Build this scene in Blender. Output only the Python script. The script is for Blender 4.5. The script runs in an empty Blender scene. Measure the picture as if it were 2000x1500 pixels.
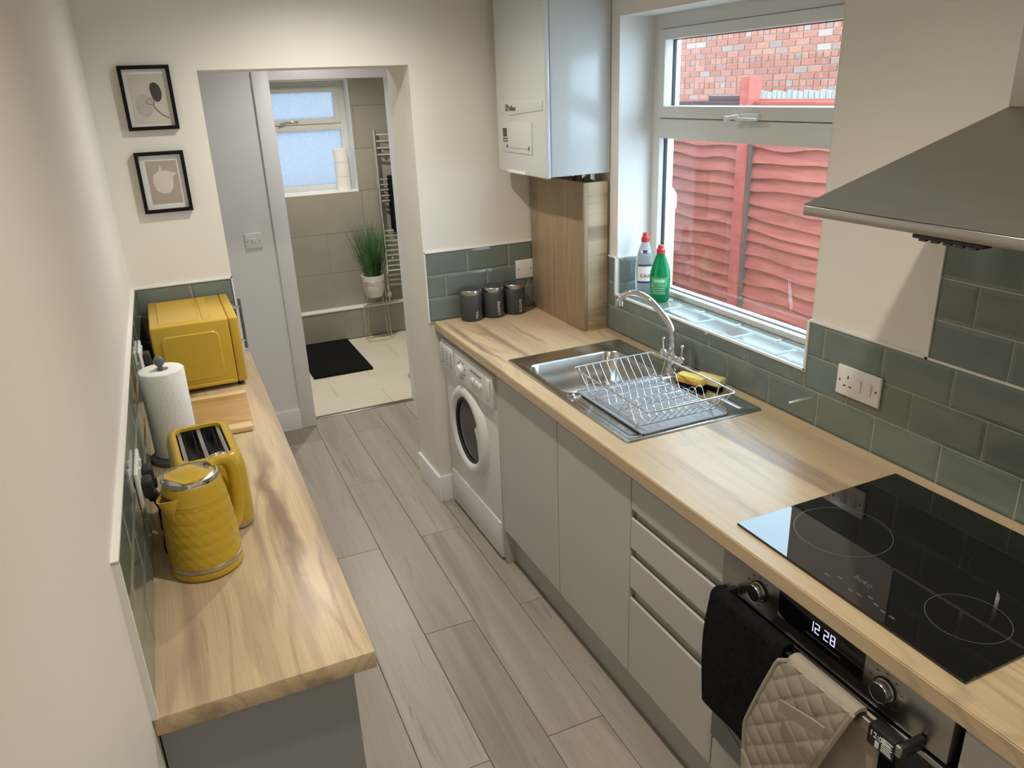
import bpy, bmesh, math, random
from mathutils import Vector, Matrix
random.seed(7)
PI = math.pi
scene = bpy.context.scene
C = scene.collection

# ------------------------------------------------------------------ camera
CAM = Vector((-1.66852, -0.93765, 1.88165))
YAW, PITCH, ROLL, FPX = 0.417164, -0.366596, -0.040178, 1507.28
def cam_setup():
    f = Vector((math.sin(YAW)*math.cos(PITCH), math.cos(YAW)*math.cos(PITCH), math.sin(PITCH)))
    r = Vector((math.cos(YAW), -math.sin(YAW), 0)); u = r.cross(f)
    r2 = math.cos(ROLL)*r + math.sin(ROLL)*u
    u2 = -math.sin(ROLL)*r + math.cos(ROLL)*u
    cd = bpy.data.cameras.new('camera'); co = bpy.data.objects.new('camera', cd); C.objects.link(co)
    m = Matrix((r2, u2, -f)).transposed().to_4x4(); m.translation = CAM
    co.matrix_world = m
    cd.sensor_fit = 'HORIZONTAL'; cd.sensor_width = 36; cd.lens = FPX/2000*36
    cd.clip_start = 0.02; cd.clip_end = 100
    scene.camera = co
cam_setup()

# ------------------------------------------------------------------ world, lights, exposure
w = bpy.data.worlds.new('sky'); scene.world = w; w.use_nodes = True
bg = w.node_tree.nodes['Background']
bg.inputs[0].default_value = (0.62, 0.81, 1.0, 1); bg.inputs[1].default_value = 8.0
scene.view_settings.view_transform = 'Standard'; scene.view_settings.look = 'None'
scene.view_settings.exposure = 0.12; scene.view_settings.gamma = 1.0
scene.view_settings.use_curve_mapping = False
scene.cycles.use_denoising = True
scene.cycles.max_bounces = 10; scene.cycles.diffuse_bounces = 5; scene.cycles.transparent_max_bounces = 12
scene.cycles.sample_clamp_indirect = 6.0
SPOTS = [((-1.02, 0.0, 2.385), 13, (1, .925, .81)), ((-1.02, 1.70, 2.385), 13, (1, .925, .81)), ((-1.02, -1.75, 2.385), 13, (1, .925, .81)),
         ((-0.85, 3.05, 2.285), 6, (1, .96, .93)), ((-0.5, 4.45, 2.285), 22, (1, .92, .80))]
for loc, watt, colr in SPOTS:
    ld = bpy.data.lights.new('downlight_lamp', 'SPOT'); ld.energy = watt*4; ld.color = colr
    ld.spot_size = math.radians(155); ld.spot_blend = 1.0; ld.shadow_soft_size = 0.03
    lo = bpy.data.objects.new('downlight_lamp', ld); C.objects.link(lo); lo.location = loc

# ------------------------------------------------------------------ materials
MATS = {}
def s2l(c):
    return tuple(((v/255)/12.92 if v/255 <= .04045 else ((v/255+.055)/1.055)**2.4) for v in c)
class NT:
    def __init__(s, name):
        s.m = bpy.data.materials.new(name); s.m.use_nodes = True
        s.n = s.m.node_tree.nodes; s.l = s.m.node_tree.links
        s.b = s.n['Principled BSDF']; s.out = s.n['Material Output']
        MATS[name] = s.m
    def add(s, t, **kw):
        x = s.n.new(t)
        for k, v in kw.items(): setattr(x, k, v)
        return x
    def link(s, a, b): s.l.new(a, b)
    def coord(s, scale=(1,1,1), rnd=False, obj=True):
        tc = s.add('ShaderNodeTexCoord'); mp = s.add('ShaderNodeMapping'); mp.inputs['Scale'].default_value = scale
        src = tc.outputs['Object' if obj else 'Generated']
        if rnd:
            oi = s.add('ShaderNodeObjectInfo'); ml = s.add('ShaderNodeVectorMath', operation='MULTIPLY_ADD')
            cb = s.add('ShaderNodeCombineXYZ')
            for i, k in enumerate((37.0, 91.0, 17.0)):
                mm = s.add('ShaderNodeMath', operation='MULTIPLY'); mm.inputs[1].default_value = k
                s.link(oi.outputs['Random'], mm.inputs[0]); s.link(mm.outputs[0], cb.inputs[i])
            ad = s.add('ShaderNodeVectorMath', operation='ADD')
            s.link(src, ad.inputs[0]); s.link(cb.outputs[0], ad.inputs[1]); src = ad.outputs[0]
        s.link(src, mp.inputs['Vector']); return mp.outputs[0]
    def noise(s, vec, scale, detail=3, rough=.5, dist=0):
        x = s.add('ShaderNodeTexNoise'); x.inputs['Scale'].default_value = scale; x.inputs['Detail'].default_value = detail
        x.inputs['Roughness'].default_value = rough; x.inputs['Distortion'].default_value = dist
        if vec is not None: s.link(vec, x.inputs['Vector'])
        return x.outputs['Fac']
    def ramp(s, fac, stops):
        x = s.add('ShaderNodeValToRGB'); e = x.color_ramp.elements
        while len(e) < len(stops): e.new(.5)
        for i, (p, c) in enumerate(stops):
            e[i].position = p; e[i].color = (c[0], c[1], c[2], 1) if hasattr(c, '__len__') else (c, c, c, 1)
        s.link(fac, x.inputs[0]); return x.outputs[0]
    def mix(s, fac, a, b, mode='MIX'):
        x = s.add('ShaderNodeMix', data_type='RGBA', blend_type=mode)
        for v, i in ((fac, 0), (a, 6), (b, 7)):
            if hasattr(v, 'links') or hasattr(v, 'is_linked'): s.link(v, x.inputs[i])
            elif i == 0: x.inputs[0].default_value = v
            else: x.inputs[i].default_value = (v[0], v[1], v[2], 1)
        return x.outputs[2]
    def bump(s, h, strength=.2, dist=.002):
        x = s.add('ShaderNodeBump'); x.inputs['Strength'].default_value = strength; x.inputs['Distance'].default_value = dist
        s.link(h, x.inputs['Height']); s.link(x.outputs[0], s.b.inputs['Normal'])
    def set(s, **kw):
        for k, v in kw.items():
            k = k.replace('_', ' ')
            if hasattr(v, 'is_linked'): s.link(v, s.b.inputs[k])
            else: s.b.inputs[k].default_value = (v[0], v[1], v[2], 1) if hasattr(v, '__len__') else v

def mat(name, col, rough=.5, metal=0, var=.06, vscale=8, bump=0, bscale=200, bdist=.001, stretch=(1,1,1), spec=.5, **kw):
    t = NT(name); v = t.coord(stretch)
    n = t.noise(v, vscale, 3)
    c = t.ramp(n, [(.3, tuple(x*(1-var) for x in col)), (.7, tuple(min(1, x*(1+var)) for x in col))])
    t.set(Base_Color=c, Roughness=rough, Metallic=metal)
    t.b.inputs['Specular IOR Level'].default_value = spec
    if bump: t.bump(t.noise(v, bscale, 2), bump, bdist)
    for k, x in kw.items(): t.b.inputs[k.replace('_', ' ')].default_value = x
    return t

mat('wall_paint', (.80, .765, .70), .5, var=.015, vscale=3, bump=.05, bscale=60)
mat('white_paint', (.80, .80, .80), .45, var=.01)
mat('reveal_paint', (.84, .84, .83), .6, var=.01)
mat('ceiling_paint', (.85, .84, .82), .8, var=.01)
mat('upvc', (.72, .73, .70), .3, var=.01)
mat('white_plastic', (.80, .79, .77), .3, var=.01)
mat('appliance_white', (.74, .74, .73), .28, var=.01)
mat('boiler_white', (.66, .68, .69), .18, var=.01)
mat('tile_green', (.175, .212, .188), .09, var=.10, vscale=5, bump=.06, bscale=9, bdist=.002)
mat('grout', (.62, .61, .55), .8, var=.04)
mat('tile_trim', (.80, .79, .76), .4, var=.01)
mat('cabinet_grey', (.52, .505, .475), .24, var=.01)
mat('plinth_grey', (.44, .43, .40), .4, var=.02)
mat('carcass', (.55, .54, .52), .5, var=.02)
mat('dark_grey_panel', (.27, .275, .28), .42, var=.02)
mat('black', (.012, .012, .013), .4, var=.1)
mat('frame_black', (.006, .005, .005), .5, var=.1, spec=.2)
mat('black_gloss', (.006, .006, .007), .03, var=0)
mat('ceramic_glass', (.006, .006, .007), .02, var=0, spec=.95)
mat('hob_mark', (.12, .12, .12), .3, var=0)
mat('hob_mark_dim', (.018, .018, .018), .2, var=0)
mat('rubber', (.02, .02, .02), .6, var=.1)
mat('steel', (.47, .455, .43), .30, 1, var=.04, vscale=3, stretch=(1, .02, 30), bump=.03, bscale=120)
mat('sink_steel', (.62, .61, .59), .20, 1, var=.05, vscale=4)
mat('oven_steel', (.40, .385, .36), .30, 1, var=.06, vscale=3, stretch=(1, .03, 20))
mat('chrome', (.80, .80, .80), .07, 1, var=.01)
mat('chrome_wire', (.74, .75, .77), .14, 1, var=.01)
mat('yellow_enamel', (.62, .40, .045), .22, var=.04, vscale=5)
mat('yellow_plastic', (.58, .385, .035), .26, var=.04, vscale=5)
mat('lid_steel', (.52, .51, .49), .3, 1, var=.05)
mat('charcoal', (.055, .057, .06), .5, var=.05)
mat('paper', (.86, .86, .83), .9, var=.02, bump=.5, bscale=140, bdist=.003)
mat('grey_holder', (.13, .13, .135), .4, var=.05)
mat('bamboo_rail', (.70, .50, .26), .45, var=.06, vscale=6, stretch=(1, 1, 1))
mat('label_white', (.85, .85, .82), .5, var=.01)
mat('text_white', (.75, .75, .74), .5, var=0)
mat('text_dark', (.07, .07, .075), .5, var=0)
mat('red_cap', (.60, .05, .045), .35, var=.03)
mat('navy', (.03, .04, .16), .4, var=.02)
mat('mount_white', (.90, .90, .89), .7, var=.01)
mat('art_beige', (.68, .63, .55), .8, var=.03)
mat('art_grey', (.54, .50, .45), .8, var=.12, vscale=30)
mat('art_tan', (.48, .405, .335), .8, var=.04)
mat('art_cream', (.74, .70, .62), .8, var=.06, vscale=25)
mat('art_dark', (.035, .03, .03), .8, var=.1)
mat('bath_wall_tile', (.34, .325, .27), .33, var=.07, vscale=4)
mat('bath_floor_tile', (.66, .63, .52), .4, var=.05, vscale=4)
mat('bath_grout', (.52, .50, .43), .8, var=.04)
mat('black_fabric', (.010, .010, .011), .95, var=.3, vscale=60, bump=.6, bscale=250, bdist=.004, spec=.1)
mat('grey_fabric', (.36, .36, .37), .95, var=.1, vscale=60, bump=.6, bscale=250, bdist=.004, spec=.1)
mat('glove_cloth', (.36, .31, .245), .9, var=.06, vscale=20, bump=.15, bscale=500)
mat('glove_binding', (.33, .285, .225), .9, var=.05, bump=.15, bscale=500)
mat('gold_wire', (.72, .62, .42), .25, 1, var=.03)
mat('pot_white', (.80, .78, .74), .35, var=.02)
mat('grass_leaf', (.055, .16, .045), .5, var=.4, vscale=12)
mat('porcelain', (.85, .85, .84), .12, var=.01)
mat('sponge_yellow', (.80, .62, .16), .9, var=.1, vscale=60, bump=.6, bscale=160, bdist=.003)
mat('sponge_pale', (.80, .70, .33), .9, var=.1, vscale=60, bump=.6, bscale=160, bdist=.003)
mat('sponge_orange', (.75, .36, .05), .9, var=.1, vscale=60, bump=.6, bscale=160, bdist=.003)
mat('tray_grey', (.33, .36, .40), .45, var=.05)
mat('lcd', (.05, .055, .05), .3, var=.2, vscale=300)
mat('fence_top', (.075, .035, .035), .8, var=.2)
mat('pale_picket', (.22, .205, .19), .85, var=.25, vscale=5, stretch=(8, 8, .6))
mat('render_outside', (.72, .72, .70), .85, var=.05)
mat('pipe_cream', (.66, .56, .36), .5, var=.05)
mat('ground_outside', (.30, .29, .27), .9, var=.2)
mat('mortar', (.25, .19, .15), .9, var=.12, vscale=10)
t = NT('display_glow'); t.set(Base_Color=(.02,.02,.02), Roughness=.3, Emission_Color=(.62, .66, 1.0)); t.b.inputs['Emission Strength'].default_value = 1.3
t = NT('lamp_lens'); t.set(Base_Color=(.9,.9,.9), Roughness=.3, Emission_Color=(1, .85, .65)); t.b.inputs['Emission Strength'].default_value = 4

# brushed sink drainer, liquid and glass
t = NT('green_liquid'); t.set(Base_Color=(.01, .36, .13), Roughness=.12, IOR=1.35); t.b.inputs['Transmission Weight'].default_value = .45
t = NT('clear_plastic'); t.set(Base_Color=(.80, .84, .86), Roughness=.12, IOR=1.3); t.b.inputs['Transmission Weight'].default_value = .82
def glass_mat(name, tint, rough=0.0):
    t = NT(name); t.n.remove(t.b)
    tr = t.add('ShaderNodeBsdfTransparent'); tr.inputs[0].default_value = (*tint, 1)
    gl = t.add('ShaderNodeBsdfGlossy'); gl.inputs['Roughness'].default_value = rough; gl.inputs[0].default_value = (1, 1, 1, 1)
    fr = t.add('ShaderNodeFresnel'); ge = t.add('ShaderNodeNewGeometry'); mr = t.add('ShaderNodeMapRange')
    mr.inputs['To Min'].default_value = 1.5; mr.inputs['To Max'].default_value = 1/1.5   # same air-to-glass reflectance on both faces of the thin pane
    t.link(ge.outputs['Backfacing'], mr.inputs['Value']); t.link(mr.outputs[0], fr.inputs[0])
    mx = t.add('ShaderNodeMixShader'); t.link(fr.outputs[0], mx.inputs[0]); t.link(tr.outputs[0], mx.inputs[1]); t.link(gl.outputs[0], mx.inputs[2])
    t.link(mx.outputs[0], t.out.inputs[0])
glass_mat('window_glass', (.96, .98, .97))
glass_mat('picture_glass', (.98, .98, .98))
t = NT('frosted_glass'); t.n.remove(t.b)
tl = t.add('ShaderNodeBsdfTranslucent'); tl.inputs[0].default_value = (.38, .385, .40, 1)
gl = t.add('ShaderNodeBsdfGlossy'); gl.inputs['Roughness'].default_value = .25
mx = t.add('ShaderNodeMixShader'); mx.inputs[0].default_value = .05
bp = t.add('ShaderNodeBump'); bp.inputs['Strength'].default_value = .9; bp.inputs['Distance'].default_value = .01
t.link(t.noise(t.coord(), 90, 2), bp.inputs['Height']); t.link(bp.outputs[0], tl.inputs['Normal']); t.link(bp.outputs[0], gl.inputs['Normal'])
t.link(tl.outputs[0], mx.inputs[1]); t.link(gl.outputs[0], mx.inputs[2]); t.link(mx.outputs[0], t.out.inputs[0])

def wood(name, light, mid, dark, axis=1, rough=.36, rnd=False, streak=.56, k=1.0, grain=.14, lines=.5, spec=.4, features=(), vary=0):
    t = NT(name)
    def sc(a, l):  # a across the grain, l along it
        v = [a*k]*3; v[axis] = l*k; return tuple(v)
    n1 = t.noise(t.coord(sc(9, .40), rnd), 1.0, 3, .5, .2)
    base = t.ramp(n1, [(.36, mid), (.56, light)])
    # cathedral figure: contour lines of a slow noise, only in patches
    cn = t.noise(t.coord(sc(5.5, .75), rnd), 1.0, 1.5, .45, .2)
    mu = t.add('ShaderNodeMath', operation='MULTIPLY'); mu.inputs[1].default_value = 95; t.link(cn, mu.inputs[0])
    sn = t.add('ShaderNodeMath', operation='SINE'); t.link(mu.outputs[0], sn.inputs[0])
    ln = t.ramp(sn.outputs[0], [(.25, 0), (.95, 1)])
    pt = t.noise(t.coord(sc(3.4, .9), rnd), 1.0, 2)
    pf = t.ramp(pt, [(.46, 0), (.58, lines)])
    c = t.mix(t.mix(1.0, pf, ln, 'MULTIPLY'), base, tuple(m*.72 for m in mid))
    g = t.noise(t.coord(sc(330, 5.0), rnd), 1.0, 3, .6)
    c = t.mix(1.0, c, t.ramp(g, [(.35, 1-grain), (.62, 1.0)]), 'MULTIPLY')
    # dark heart streaks with a thin darker core
    st = t.noise(t.coord(sc(10, .62), rnd), 1.0, 4, .55, .5)
    c = t.mix(t.ramp(st, [(streak, 0), (streak+.07, .50), (streak+.15, .9)]), c, dark)
    cr = t.noise(t.coord(sc(30, 1.7), rnd), 1.0, 3, .6, .5)
    c = t.mix(t.ramp(cr, [(streak+.09, 0), (streak+.14, .55)]), c, tuple(d*.8 for d in dark))
    # long heart streaks at fixed places along the board: (x, y start, y end, width, strength)
    def M(op, a, b=None, c_=None):
        x = t.add('ShaderNodeMath', operation=op)
        for i, v in enumerate((a, b, c_)):
            if v is None: continue
            if hasattr(v, 'is_linked'): t.link(v, x.inputs[i])
            else: x.inputs[i].default_value = v
        return x.outputs[0]
    if features:
        tc = t.add('ShaderNodeTexCoord'); sp = t.add('ShaderNodeSeparateXYZ'); t.link(tc.outputs['Object'], sp.inputs[0])
        wob = t.noise(t.coord(sc(5, 3.2)), 1.0, 3, .6)
        rag = t.noise(t.coord(sc(60, 5.0)), 1.0, 4, .65)
        for (fx, fy0, fy1, fw, fs) in features:
            dx = M('ADD', M('SUBTRACT', sp.outputs[0], fx), M('MULTIPLY', M('SUBTRACT', wob, .5), .085))
            wide = M('SUBTRACT', 1.0, M('DIVIDE', M('ABSOLUTE', dx), fw), None)
            yc, yh = (fy0+fy1)/2, abs(fy1-fy0)/2
            win_ = M('SUBTRACT', 1.0, M('POWER', M('DIVIDE', M('ABSOLUTE', M('SUBTRACT', sp.outputs[1], yc)), yh), 2.0))
            f = M('MULTIPLY', M('MAXIMUM', wide, 0.0), M('MAXIMUM', win_, 0.0))
            f = M('MULTIPLY', f, M('MULTIPLY', rag, 1.9))
            c = t.mix(t.ramp(f, [(.12, 0), (.55, .62*fs), (.80, .95*fs)]), c, tuple(d*.85 for d in dark))
    if vary:
        oi = t.add('ShaderNodeObjectInfo'); c = t.mix(1.0, c, t.ramp(oi.outputs['Random'], [(0, 1-vary), (1, 1.0+vary*.3)]), 'MULTIPLY')
    t.set(Base_Color=c, Roughness=rough); t.b.inputs['Specular IOR Level'].default_value = spec
    t.bump(g, .05, .001)
    return t
wood('worktop_oak', (.64, .495, .31), (.545, .415, .258), (.31, .215, .145), 1, .34, streak=.58, spec=.35, features=((-1.530, 1.45, .30, .035, 1), (-1.478, .72, .36, .008, .7), (-.572, 2.27, 1.55, .022, .9), (-.465, 2.2, 1.5, .03, .8), (-.34, 2.1, 1.66, .012, .7), (-.215, .78, .05, .035, .7), (-.49, .72, .1, .03, .5), (-.52, -.45, -1.0, .03, .6)))
wood('boxing_oak_shaded', (.42, .31, .195), (.33, .24, .15), (.20, .135, .08), 2, .42)  # front board oak, darkened in the colour for the boiler's shadow
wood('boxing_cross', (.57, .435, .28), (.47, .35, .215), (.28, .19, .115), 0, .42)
wood('plank_laminate', (.42, .375, .325), (.36, .32, .275), (.275, .24, .205), 1, .34, True, streak=.54, grain=.10, lines=.12, vary=.14)
wood('bamboo', (.54, .33, .135), (.44, .25, .095), (.30, .16, .06), 0, .45, streak=.60, k=2.2)
def fence_mat(name, a, b, c):
    t = NT(name); v = t.coord((6, 1.2, 14), True); n = t.noise(v, 2, 4, .6, .5)
    col = t.ramp(n, [(.28, c), (.5, a), (.72, b)])
    st = t.noise(t.coord((2, 2.4, 3), True), 2.2, 3); col = t.mix(t.ramp(st, [(.58, 0), (.75, .45)]), col, (.34, .17, .10))
    t.set(Base_Color=col, Roughness=.8); t.bump(t.noise(t.coord((30, 3, 120), True), 2, 3), .3, .003)
fence_mat('fence_red', (.34, .084, .058), (.41, .115, .080), (.25, .055, .038))
fence_mat('fence_post_red', (.36, .072, .050), (.41, .095, .066), (.29, .058, .040))
t = NT('fence_bare'); t.set(Base_Color=t.ramp(t.noise(t.coord((20, 20, 1.5)), 2, 4), [(.3, (.09, .055, .04)), (.7, (.15, .10, .075))]), Roughness=.85)
t = NT('brick_clay')
oi = t.add('ShaderNodeObjectInfo')
cr = t.ramp(oi.outputs['Random'], [(0, (.20, .060, .036)), (.3, (.23, .075, .046)), (.6, (.26, .100, .062)), (.76, (.21, .066, .045)), (.86, (.20, .105, .085)), (.93, (.17, .10, .085)), (1, (.26, .18, .145))])
nz = t.noise(t.coord((1, 1, 1), True), 22, 4)
t.set(Base_Color=t.mix(t.ramp(nz, [(.55, 0), (.78, .6)]), cr, (.27, .20, .17)), Roughness=.9); t.bump(nz, .4, .01)

# ------------------------------------------------------------------ mesh helpers
ROOTM = {}
class MB:
    def __init__(s): s.bm = bmesh.new()
    def _merge(s, b2, M=None):
        if M is not None: bmesh.ops.transform(b2, matrix=M, verts=b2.verts)
        me = bpy.data.meshes.new('tmp'); b2.to_mesh(me); b2.free(); s.bm.from_mesh(me); bpy.data.meshes.remove(me); return s
    def box(s, x0, x1, y0, y1, z0, z1, bev=0, seg=2, M=None, edges=None):
        x0, x1 = sorted((x0, x1)); y0, y1 = sorted((y0, y1)); z0, z1 = sorted((z0, z1))
        b = bmesh.new()
        v = [b.verts.new((x, y, z)) for x in (x0, x1) for y in (y0, y1) for z in (z0, z1)]
        for f in ((0,1,3,2), (4,6,7,5), (0,4,5,1), (2,3,7,6), (0,2,6,4), (1,5,7,3)): b.faces.new([v[i] for i in f])
        if bev:
            es = [e for e in b.edges if edges is None or edges(e)]
            bmesh.ops.bevel(b, geom=es, offset=bev, segments=seg, affect='EDGES', profile=.5)
        return s._merge(b, M)
    def prism(s, pts, axis, a0, a1, bev=0, seg=2, M=None):
        # pts: 2D polygon in the two other axes (in xyz order)
        b = bmesh.new()
        def P(p, a):
            q = list(p); q.insert(axis, a); return b.verts.new(q)
        A = [P(p, a0) for p in pts]; B = [P(p, a1) for p in pts]; n = len(pts)
        b.faces.new(A); b.faces.new(B[::-1])
        for i in range(n): b.faces.new([A[i], B[i], B[(i+1) % n], A[(i+1) % n]])
        bmesh.ops.recalc_face_normals(b, faces=b.faces)
        if bev: bmesh.ops.bevel(b, geom=list(b.edges), offset=bev, segments=seg, affect='EDGES', profile=.5)
        return s._merge(b, M)
    def lathe(s, prof, n=32, c=(0,0,0), sx=1, sy=1, cap=True, M=None, closed=False):
        b = bmesh.new(); rings = []
        for r, z in prof:
            rings.append([b.verts.new((c[0]+sx*r*math.cos(2*PI*i/n), c[1]+sy*r*math.sin(2*PI*i/n), c[2]+z)) for i in range(n)])
        if closed: rings.append(rings[0])
        for a, d in zip(rings, rings[1:]):
            for i in range(n): b.faces.new([a[i], a[(i+1) % n], d[(i+1) % n], d[i]])
        if cap and not closed: b.faces.new(rings[0][::-1]); b.faces.new(rings[-1])
        bmesh.ops.recalc_face_normals(b, faces=b.faces)
        return s._merge(b, M)
    def tube(s, pts, r, n=8, cap=True, M=None, closed=False):
        b = bmesh.new(); P = [Vector(p) for p in pts]; rings = []; up = None
        m = len(P)
        for i, p in enumerate(P):
            if closed: d = (P[(i+1) % m]-P[(i-1) % m])
            else: d = (P[min(i+1, m-1)]-P[max(i-1, 0)])
            d.normalize()
            if up is None:
                up = Vector((0,0,1)) if abs(d.z) < .9 else Vector((1,0,0))
            up = (up - d*up.dot(d))
            if up.length < 1e-4: up = Vector((0,1,0)) - d*d.y
            up.normalize(); q = d.cross(up); rr = r[i] if hasattr(r, '__len__') else r
            rings.append([b.verts.new(p + rr*(math.cos(2*PI*k/n)*up + math.sin(2*PI*k/n)*q)) for k in range(n)])
        if closed: rings.append(rings[0])
        for a, d in zip(rings, rings[1:]):
            for k in range(n): b.faces.new([a[k], a[(k+1) % n], d[(k+1) % n], d[k]])
        if cap and not closed: b.faces.new(rings[0][::-1]); b.faces.new(rings[-1])
        bmesh.ops.recalc_face_normals(b, faces=b.faces)
        return s._merge(b, M)
    def sphere(s, c, r, n=16, sc=(1,1,1), M=None):
        b = bmesh.new(); bmesh.ops.create_uvsphere(b, u_segments=n, v_segments=n//2, radius=r)
        bmesh.ops.transform(b, matrix=Matrix.Translation(c) @ Matrix.Diagonal((*sc, 1)), verts=b.verts)
        return s._merge(b, M)
    def ngon(s, pts, M=None):
        b = bmesh.new(); b.faces.new([b.verts.new(p) for p in pts]); return s._merge(b, M)
    def sheet(s, fn, nu, nv, th=0, M=None):
        b = bmesh.new()
        g = [[b.verts.new(fn(i/nu, j/nv)) for j in range(nv+1)] for i in range(nu+1)]
        for i in range(nu):
            for j in range(nv): b.faces.new([g[i][j], g[i+1][j], g[i+1][j+1], g[i][j+1]])
        if th:
            bmesh.ops.recalc_face_normals(b, faces=b.faces)
            bmesh.ops.solidify(b, geom=list(b.faces), thickness=th)
        bmesh.ops.recalc_face_normals(b, faces=b.faces)
        return s._merge(b, M)
    def frame(s, axis, a0, a1, b0, b1, d0, d1, w_, bev=.004):
        # mitred rectangular frame; axis = depth axis, a/b = the other two axes in xyz order, w_ = bar widths (a-low, a-high, b-low, b-high)
        if not hasattr(w_, '__len__'): w_ = (w_,)*4
        b = bmesh.new()
        O = [(a0, b0), (a1, b0), (a1, b1), (a0, b1)]; I = [(a0+w_[0], b0+w_[2]), (a1-w_[1], b0+w_[2]), (a1-w_[1], b1-w_[3]), (a0+w_[0], b1-w_[3])]
        def P(p, d):
            q = list(p); q.insert(axis, d); return b.verts.new(q)
        o0, o1, i0, i1 = ([P(p, d) for p in L] for L, d in ((O, d0), (O, d1), (I, d0), (I, d1)))
        for k in range(4):
            j = (k+1) % 4
            b.faces.new([o0[k], o0[j], i0[j], i0[k]]); b.faces.new([o1[k], i1[k], i1[j], o1[j]])
            b.faces.new([o0[k], o1[k], o1[j], o0[j]]); b.faces.new([i0[k], i0[j], i1[j], i1[k]])
        bmesh.ops.recalc_face_normals(b, faces=b.faces)
        if bev:
            es = [e for e in b.edges if e.calc_face_angle(0) > .5 and abs((e.verts[0].co-e.verts[1].co)[axis]) < 1e-6]
            bmesh.ops.bevel(b, geom=es, offset=bev, segments=2, affect='EDGES', profile=.5)
        return s._merge(b)
    def text(s, body, size, M, ext=.0006, align='LEFT', wrap=None):
        cu = bpy.data.curves.new('txt', 'FONT'); cu.body = body; cu.size = size; cu.extrude = ext; cu.align_x = align; cu.resolution_u = 2
        o = bpy.data.objects.new('txt', cu); C.objects.link(o)
        dg = bpy.context.evaluated_depsgraph_get(); me = bpy.data.meshes.new_from_object(o.evaluated_get(dg))
        C.objects.unlink(o); bpy.data.objects.remove(o); bpy.data.curves.remove(cu)
        b = bmesh.new(); b.from_mesh(me); bpy.data.meshes.remove(me)
        bmesh.ops.triangulate(b, faces=b.faces)
        if wrap:
            for v in b.verts: v.co = wrap(v.co)
        return s._merge(b, M)
    def build(s, name, m, parent=None, smooth=35, kind=None, label=None):
        me = bpy.data.meshes.new(name)
        root = parent
        while root is not None and root.parent is not None: root = root.parent
        if root is not None and root.name in ROOTM:
            Mi = ROOTM[root.name].inverted()
            bmesh.ops.transform(s.bm, matrix=Mi, verts=s.bm.verts)
        s.bm.to_mesh(me); s.bm.free()
        me.materials.append(MATS[m])
        if smooth:
            for p in me.polygons: p.use_smooth = True
            me.set_sharp_from_angle(angle=math.radians(smooth))
        o = bpy.data.objects.new(name, me); C.objects.link(o); o.parent = parent
        if kind: o['kind'] = kind
        if label: o['label'] = label
        return o
def tag(o, label, cat=None, group=None, kind=None):
    o['label'] = label
    if cat: o['category'] = cat
    if group: o['group'] = group
    if kind: o['kind'] = kind
    return o
def thing(name, label, cat, loc=(0,0,0), rz=0, group=None, local=False):
    """Empty at the thing's base; parts are modelled in world coordinates (or in local ones when local=True)."""
    o = bpy.data.objects.new(name, None); C.objects.link(o); o.empty_display_size = .05
    o.location = loc; o.rotation_euler = (0, 0, rz)
    if not local: ROOTM[o.name] = Matrix.Translation(loc) @ Matrix.Rotation(rz, 4, 'Z')
    return tag(o, label, cat, group)
def struct(mb, name, m, label, cat='wall', smooth=None):
    o = mb.build(name, m, smooth=smooth); return tag(o, label, cat, kind='structure')

CACHE = {}
def piece(name, key, make, m, parent, M):
    """A small repeated piece: mesh data shared between alike ones."""
    k = (name, key, m)
    if k not in CACHE:
        b = make(); me = bpy.data.meshes.new(name); b.bm.to_mesh(me); b.bm.free(); me.materials.append(MATS[m]); CACHE[k] = me
    o = bpy.data.objects.new(name, CACHE[k]); C.objects.link(o); o.parent = parent; o.matrix_basis = M
    return o
def basis(o, u, v, n):
    M = Matrix((Vector(u), Vector(v), Vector(n))).transposed().to_4x4(); M.translation = Vector(o); return M
def tile_mesh(w, h, e=.006, t=.0085, ins=.010):
    def f():
        mb = MB(); b = mb.bm; i = min(ins, w*.3, h*.3)
        A = [b.verts.new(p) for p in ((0,0,0), (w,0,0), (w,h,0), (0,h,0))]
        B = [b.verts.new(p) for p in ((0,0,e), (w,0,e), (w,h,e), (0,h,e))]
        D = [b.verts.new(p) for p in ((i,i,t), (w-i,i,t), (w-i,h-i,t), (i,h-i,t))]
        for k in range(4):
            j = (k+1) % 4
            b.faces.new([A[k], A[j], B[j], B[k]]); b.faces.new([B[k], B[j], D[j], D[k]])
        b.faces.new(D)
        return mb
    return f
GR = .0025
def tile_run(parent, O, u, v, n, u0, u1, v0, v1, phase, pitch=.202, name='tile', m='tile_green', mk=tile_mesh):
    """One course of tiles between u0 and u1; joints fall where (coordinate - phase) is a multiple of pitch."""
    O, u, v, n = Vector(O), Vector(u), Vector(v), Vector(n)
    k = math.floor((u0-phase)/pitch + 1e-6); a = phase + k*pitch
    while a < u1 - 1e-6:
        s, e = max(a, u0), min(a+pitch, u1)
        if e - s > .008:
            w_, h_ = round(e-s-GR, 4), round(v1-v0-GR, 4)
            M = basis(O + u*(s+GR/2) + v*(v0+GR/2), u, v, n)
            if u.cross(v).dot(n) < 0:  # keep a right-handed frame
                M = basis(O + u*(e-GR/2) + v*(v0+GR/2), -u, v, n)
            piece(name, (w_, h_), mk(w_, h_), m, parent, M)
        a += pitch
R = .102; Z0 = .912
def row(i): return Z0 + R*i

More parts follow.
